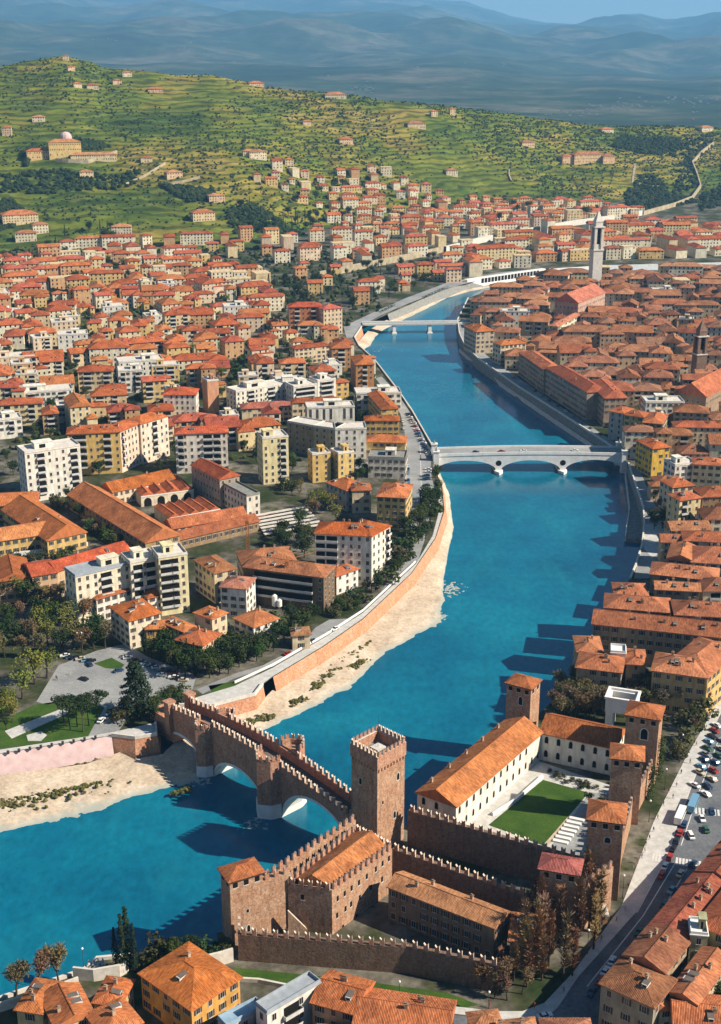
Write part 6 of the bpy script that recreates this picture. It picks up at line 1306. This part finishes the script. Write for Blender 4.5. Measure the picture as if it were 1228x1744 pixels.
MIXC = ['white', 'white', 'dark blue', 'grey', 'black', 'red', 'light blue', 'beige', 'white', 'dark blue', 'green']
def cars(where, group, a, b, n, turn, z=G + .06, jit=.4, miss=.1):
    A, B = U(*a, z), U(*b, z)
    if (A.length > B.length): A, B = B, A
    d = B - A; rz = math.atan2(d.y, d.x) - math.pi / 2 + R(turn)
    for i in range(n):
        if CR.random() < miss: continue
        p = A.lerp(B, (i + .5) / n) + Vector((CR.uniform(-jit, jit), CR.uniform(-jit, jit), 0)); p.z = z; car(p, rz + R(CR.uniform(-5, 5)) + (math.pi if CR.random() < .3 else 0), CR.choice(MIXC), where, group)
GS = 'cars on the castle street'
cars('in right row of castle street', GS, (1180, 1345), (1222, 1232), 11, 55); cars('in far kerb row of castle street', GS, (1198, 1362), (1236, 1258), 8, 55); cars('driving on shaded castle street lane', GS, (1080, 1600), (1185, 1462), 6, 0, jit=1.2)
cars('beside the wide castle pavement', GS, (1122, 1500), (1168, 1400), 7, 0); cars('in the open castle street crossing', GS, (1170, 1440), (1215, 1380), 5, 30, jit=3); cars('by shaded pilastered house front', GS, (1005, 1700), (1045, 1632), 4, 0)
o = car(U(928, 1733, G + .06), R(-70), 'white', 'turning at the foot of castle street', GS); car(U(1158, 1395, G + .06), R(-25), 'white', 'at the castle street crossing', GS, True); car(U(1180, 1375, G + .06), R(-25), 'light blue', 'beside the white bus', GS, True)
GP = 'cars on the plaza'
for u, v, rz, c in ((143, 1158, 60, 'black'), (153, 1133, 30, 'dark blue'), (202, 1144, -60, 'dark blue')): car(U(u, v, G + .06), R(rz), c, 'alone on the open plaza', GP)
cars('along garden side of the plaza', GP, (215, 1120), (300, 1150), 9, 50); cars('at plaza corner near the bridge', GP, (272, 1150), (316, 1160), 5, 20); cars('under the park trees beside the plaza', GP, (105, 1118), (160, 1128), 6, 40); cars('on lane between pines and cedar', GP, (168, 1232), (192, 1208), 4, 0)
GL = 'cars on the riverside road'
cars('at river kerb above white bridge', GL, (695, 705), (732, 778), 26, 60); cars('at house kerb above white bridge', GL, (687, 715), (690, 768), 8, 0); cars('in left row of riverside car park', GL, (694, 792), (699, 890), 15, 0); cars('in right row of riverside car park', GL, (730, 792), (722, 872), 14, 80)
cars('amid the riverside car park', GL, (712, 868), (714, 890), 4, 40)
cars('crossing the white bridge', 'cars on the white bridge', (790, 771), (1000, 768), 5, 0, z=12.7, jit=1.5); cars('on shaded right-bank quay road', 'cars on the right quay', (870, 640), (1030, 745), 12, 0); cars('on road below the building site', GL, (470, 1126), (590, 1062), 3, 0)
for (where, colour, bus), l in CARN.items():
    for i, o in enumerate(sorted(l, key=lambda o: o.location.length)): o['label'] = '%s %s %s%s' % (colour, 'bus' if bus else 'car', where, '' if len(l) == 1 else ', %s nearest %s one' % (ordinal(i + 1), colour))
# ------------------------------------------------------------------ people: one skinned body, a few copies
def person_mesh():
    J = {'pelvis': (0, 0, .95, .125), 'belly': (0, -.01, 1.12, .125), 'chest': (0, 0, 1.34, .145), 'neck': (0, .01, 1.52, .055), 'head0': (0, .02, 1.60, .085), 'head1': (0, .02, 1.70, .092)}
    E = [('pelvis', 'belly'), ('belly', 'chest'), ('chest', 'neck'), ('neck', 'head0'), ('head0', 'head1')]
    for s, q in (('l', -1), ('r', 1)):
        f = q * .16
        J.update({'hip' + s: (q * .10, 0, .90, .095), 'knee' + s: (q * .10, f * .8 + .03, .49, .062), 'ank' + s: (q * .10, f * 1.6, .09, .042), 'toe' + s: (q * .11, f * 1.6 + .19, .04, .035), 'sh' + s: (q * .19, 0, 1.44, .062), 'elb' + s: (q * .25, -f * .5 - .02, 1.15, .044), 'wri' + s: (q * .25, -f * .9 + .10, .90, .030), 'palm' + s: (q * .25, -f * .9 + .13, .82, .034)})
        E += [('pelvis', 'hip' + s), ('hip' + s, 'knee' + s), ('knee' + s, 'ank' + s), ('ank' + s, 'toe' + s), ('chest', 'sh' + s), ('sh' + s, 'elb' + s), ('elb' + s, 'wri' + s), ('wri' + s, 'palm' + s)]
    names = list(J); me = bpy.data.meshes.new('person_body'); me.from_pydata([J[n][:3] for n in names], [(names.index(a), names.index(b)) for a, b in E], []); o = bpy.data.objects.new('person_tmp', me); COL.objects.link(o); m = o.modifiers.new('skin', 'SKIN'); m.use_smooth_shade = True
    for n, sv in zip(names, me.skin_vertices[0].data): sv.radius = (J[n][3], J[n][3])
    me.skin_vertices[0].data[names.index('pelvis')].use_root = True; o.modifiers.new('sub', 'SUBSURF').levels = 1
    ev = o.evaluated_get(bpy.context.evaluated_depsgraph_get()); em = ev.to_mesh(); V = [tuple(v.co) for v in em.vertices]; F = [tuple(p.vertices) for p in em.polygons]; ev.to_mesh_clear(); bpy.data.objects.remove(o)
    mb = MB(); mb.v = V; mb.f = F
    for f in F: z = sum(V[i][2] for i in f) / len(f); x = abs(sum(V[i][0] for i in f) / len(f)); mb.m.append(0 if z > 1.53 or (x > .2 and z < .93) else 1)
    for q in (-1, 1):
        for k in range(5): a = Vector((q * .25 + (k - 2) * .012, -q * .144 + .12 + (k - 2) * .02, .80)); mb.tube(a, a + Vector((-.01 * q, .012, -.075 - .012 * (2 - abs(k - 2)))), .0095, .007, 4, 0)
    return mb.mesh('person_body', ['skin', 'cloth'], False, True)
PBODY = person_mesh(); mb = MB()
for j in range(4):
    for i in range(10):
        P = lambda a, b: (.102 * math.cos(a) * math.cos(b), .01 + .105 * math.sin(a) * math.cos(b), 1.70 + .11 * math.sin(b)); a0, a1, b0, b1 = i * .6283 , (i + 1) * .6283, j * .39 - .1, (j + 1) * .39 - .1; mb.face([P(a0, b0), P(a1, b0), P(a1, b1), P(a0, b1)])
PHAIR = mb.mesh('person_hair', ['hair'], False, True); PR = random.Random(3)
PC = [('dark', (.02, .02, .03)), ('blue', (.04, .08, .22)), ('brown', (.10, .05, .03)), ('red', (.35, .04, .03)), ('grey', (.2, .2, .2)), ('pale', (.6, .58, .52))]; PN = {}
def person(u, v, where, z=G + .16):
    n, c = PR.choice(PC); PN[(n, where)] = PN.get((n, where), 0) + 1; p = U(u, v, z); o = thing('person', 'person in %s clothes %s%s' % (n, where, '' if PN[(n, where)] == 1 else ', %s in that colour' % ordinal(PN[(n, where)])), 'person', tuple(p), PR.uniform(0, 6.28), 'people walking'); o.scale = (1.12,) * 3
    link('body', PBODY, o, c); link('hair', PHAIR, o)
for u, v in ((1146, 1360), (1113, 1416), (1100, 1440), (1078, 1482), (1160, 1318), (1186, 1270), (1050, 1570), (1064, 1553), (960, 1690), (1098, 1452), (1130, 1372), (1196, 1240), (1120, 1395), (1093, 1462), (1152, 1340), (1175, 1300), (1070, 1512), (1205, 1225), (1085, 1470), (1139, 1350), (1024, 1602), (1106, 1430)): person(u, v, 'walking on the wide pavement by the castle')
for u, v in ((96, 1157), (98, 1159), (190, 1200), (120, 1150)): person(u, v, 'standing on the open plaza', G + .03)
for u, v in ((910, 1716), (834, 1716), (745, 1714)): person(u, v, 'on the curved pavement at the bottom')

# ------------------------------------------------------------------ small things
def lamp(u, v, h, label, globes=1, z=G):
    p = U(u, v, z); o = thing('street_lamp', label, 'street lamp', tuple(p), 0, 'street lamps'); mb = MB(); mb.tube((0, 0, 0), (0, 0, h), .11, .07, 6); mb.tube((0, 0, 0), (0, 0, .9), .2, .14, 6)
    if globes > 1: mb.tube((-1, 0, h), (1, 0, h), .06, .06, 4)
    mb.build('post', 'iron', o, uv=False)
    for k in range(globes):
        x = 0 if globes == 1 else -1 + 2 * k; m = MB()
        for j in range(4): a0, a1 = -1.57 + j * .785, -1.57 + (j + 1) * .785; m.tube((x, 0, h + .35 + .38 * math.sin(a0)), (x, 0, h + .35 + .38 * math.sin(a1)), max(.02, .38 * math.cos(a0)), max(.02, .38 * math.cos(a1)), 8)
        m.build('lamp_globe', 'white_paint', o, uv=False)
lamp(138, 1118, 11, 'twin-globe street lamp among the park trees by the plaza', 2)
for i, (u, v) in enumerate(((1105, 1400), (1132, 1345), (1160, 1285), (1060, 1530), (1000, 1625))): lamp(u, v, 8, 'street lamp on the castle pavement, %s' % ('beside the courtyard tower', 'below the ivy tower', 'by the street trees', 'at the moat bridge', 'along the leafless moat trees')[i])
lamp(143, 1652, 7, 'white-globed lamp on the quay by the white balustrade'); lamp(680, 1704, 6, 'lamp on the curved pavement, left'); lamp(832, 1722, 6, 'lamp on the curved pavement, right')
for i in range(9):
    p = U(14 + i * 18.6, 1283.5 - i * 3.2, G + .05); o = thing('bollard', 'dark bollard on top of the pink river wall, %s from the left' % ordinal(i + 1), 'bollard', tuple(p), 0, 'bollards along the pink wall'); mb = MB(); mb.taper(0, 0, 0, 1.1, .45, .45, .35, .35); mb.taper(0, 0, 1.1, 1.4, .5, .5, .1, .1); mb.build('post', 'iron', o, uv=False)
def crane(u, v, h, label, z=G):
    p = U(u, v, z); o = thing('tower_crane', label, 'crane', tuple(p)); mb = MB(); s = .75
    for x in (-s, s):
        for y in (-s, s): mb.tube((x, y, 0), (x, y, h), .13, .13, 4)
    n = int(h / 1.6)
    for i in range(n):
        z0, z1 = i * h / n, (i + 1) * h / n
        for a, b in (((-s, -s), (s, -s)), ((s, -s), (s, s)), ((s, s), (-s, s)), ((-s, s), (-s, -s))): mb.tube((*a, z0), (*b, z1), .07, .07, 3); mb.tube((*a, z1), (*b, z1), .07, .07, 3)
    mb.build('mast', 'orange_steel', o, uv=False); mb = MB(); mb.box(-1.6, 1.6, -1.6, 1.6, -.3, 1.0); mb.build('base', 'quay_stone', o); mb = MB(); mb.box(-.9, .9, -.9, .9, h, h + 1.6); mb.build('cab', 'orange_steel', o, uv=False); mb = MB(); mb.tube((0, 0, h + 1.6), (0, 0, h + 4), .2, .1, 4); mb.tube((0, 0, h + 2), (14, 10, h + 2.6), .16, .1, 4); mb.tube((0, 0, h + 2), (-5, -3.5, h + 1.9), .16, .14, 4); mb.build('jib', 'orange_steel', o, uv=False)
crane(490, 1030, 21, 'orange lattice crane mast in front of the scaffolded building'); crane(423, 960, 22, 'orange crane mast rising through the large tiled roof')
for u, v, h, lab in ((468, 1036, 6.5, 'white cement silo at the foot of the crane'), (476, 1037, 4.5, 'shorter white silo beside the cement silo')):
    p = U(u, v, G); o = thing('silo', lab, 'silo', tuple(p)); mb = MB(); mb.tube((0, 0, 1.5), (0, 0, h), 1.3, 1.3, 14); mb.tube((0, 0, h), (0, 0, h + .7), 1.3, .3, 14); mb.tube((0, 0, .6), (0, 0, 1.5), .4, 1.3, 14); mb.build('tank', 'white_paint', o, uv=False); mb = MB()
    for x, y in ((1, 1), (-1, 1), (1, -1), (-1, -1)): mb.tube((x, y, -.2), (x, y, 1.6), .1, .1, 4)
    mb.build('legs', 'iron', o, uv=False)
for i in range(7):
    a, b = U(432 + i * 3, 884 + i * 5.2, G), U(520 + i * 5, 868 + i * 5.0, G); d = (b - a); L = d.length; o = thing('timber_rack', 'long pale timber rack in the yard behind the apartment house, %s from the back' % ordinal(i + 1), 'timber rack', tuple(a), math.atan2(d.y, d.x), 'timber racks'); mb = MB()
    for k in range(3): mb.box(0, L, -.9 + k * .75, -.4 + k * .75, 1.6 + .1 * (k % 2), 2.1)
    mb.build('planks', 'pale_stone', o); mb = MB()
    for k in range(int(L / 4) + 1): mb.box(k * 4 - .1, k * 4 + .1, -.8, 1.2, 0, 1.6)
    mb.build('posts', 'dark_wood', o)
for i in range(7):
    p = U(982 - i * 4.6, 1396 + i * 6.4, G + .05); o = thing('stone_slab', 'white stone slab beside the courtyard lawn, %s from the far end' % ordinal(i + 1), 'stone slab', tuple(p), R(-22), 'stone slabs'); mb = MB(); mb.taper(0, 0, 0, .5, 2.6, .8, 2.5, .7); mb.build('slab', 'white_stone', o)
def lowwall(label, px, h, mat, th=.7, z=G):
    P = [U(u, v, z) for u, v in px]; root = thing('garden_wall', label, 'wall', (0, 0, 0)); mb = MB(); Q = offset(P, th)
    for i in range(len(P) - 1): mb.prism([P[i], P[i + 1], Q[i + 1], Q[i]], z - 1, z + h)
    mb.build('wall', mat, root)
lowwall('pale wall between the shaded garden and the moat lawn', [(345, 1652), (375, 1645), (398, 1638)], 4.5, 'pale_stone'); lowwall('pale wall along the lane beside the quay, bottom left', [(-40, 1738), (20, 1718), (80, 1700), (135, 1680)], 3, 'pale_stone'); lowwall('curved tan wall behind the quay trees', [(125, 1668), (160, 1672), (205, 1664), (220, 1655)], 4, 'pale_stone')
lowwall('pale low wall at the edge of the moat lawn', [(405, 1672), (440, 1674), (520, 1690), (640, 1706)], 1.2, 'pale_stone'); lowwall('white street wall behind the arsenal lawn', [(20, 948), (80, 942), (150, 930)], 2.2, 'white_paint'); lowwall('white courtyard terrace wall beside the museum wing', [(840, 1390), (880, 1365), (925, 1325)], 1.2, 'white_stone')
lowwall('pale railing wall of the promenade along the riverside road', [(400, 1164), (465, 1134), (554, 1083), (619, 1041), (708, 958)], 1.0, 'white_stone', .4)
for k, (u, v) in enumerate(((152, 1650), (160, 1649), (168, 1648), (176, 1647))):
    o = thing('garden_statue', 'small white statue on the quay balustrade, %s from the left' % ordinal(k + 1), 'statue', tuple(U(u, v, G)), 0, 'white quay statues'); mb = MB(); mb.taper(0, 0, -.2, 1.6, .6, .6, .5, .5); mb.build('plinth', 'white_stone', o); mb = MB(); mb.tube((0, 0, 1.6), (0, 0, 2.6), .45, .3, 7); mb.tube((0, 0, 2.6), (0, 0, 3.1), .22, .18, 7); mb.build('figure', 'white_stone', o, uv=False)
o = thing('parked_car', 'bright yellow car in the shaded riverside garden', 'car', tuple(U(336, 1644, G + .05)), R(70)); link('body', body_me, o, (.75, .45, .02)); link('glass', glass_me, o)
for sx in (-1, 1):
    for sy in (-1.35, 1.35): link('wheel', wheel_me, o, None, (sx * .78, sy, .33))
# ------------------------------------------------------------------ air
mb = MB(); X0, X1, Y0, Y1, ZA, ZB = -19500, 19500, -700, 38000, -8, 2050
mb.box(X0, X1, Y0, Y1, ZA, ZB)
t = NT('haze'); t.n.remove(t.b); v = t.n.new('ShaderNodeVolumePrincipled'); v.inputs['Color'].default_value = (.26, .60, 1.0, 1); v.inputs['Density'].default_value = HAZE; v.inputs['Anisotropy'].default_value = .1
t.l.new(v.outputs[0], t.n['Material Output'].inputs['Volume']); o = mb.build('haze', 'haze', uv=False); struct(o, 'stuff')
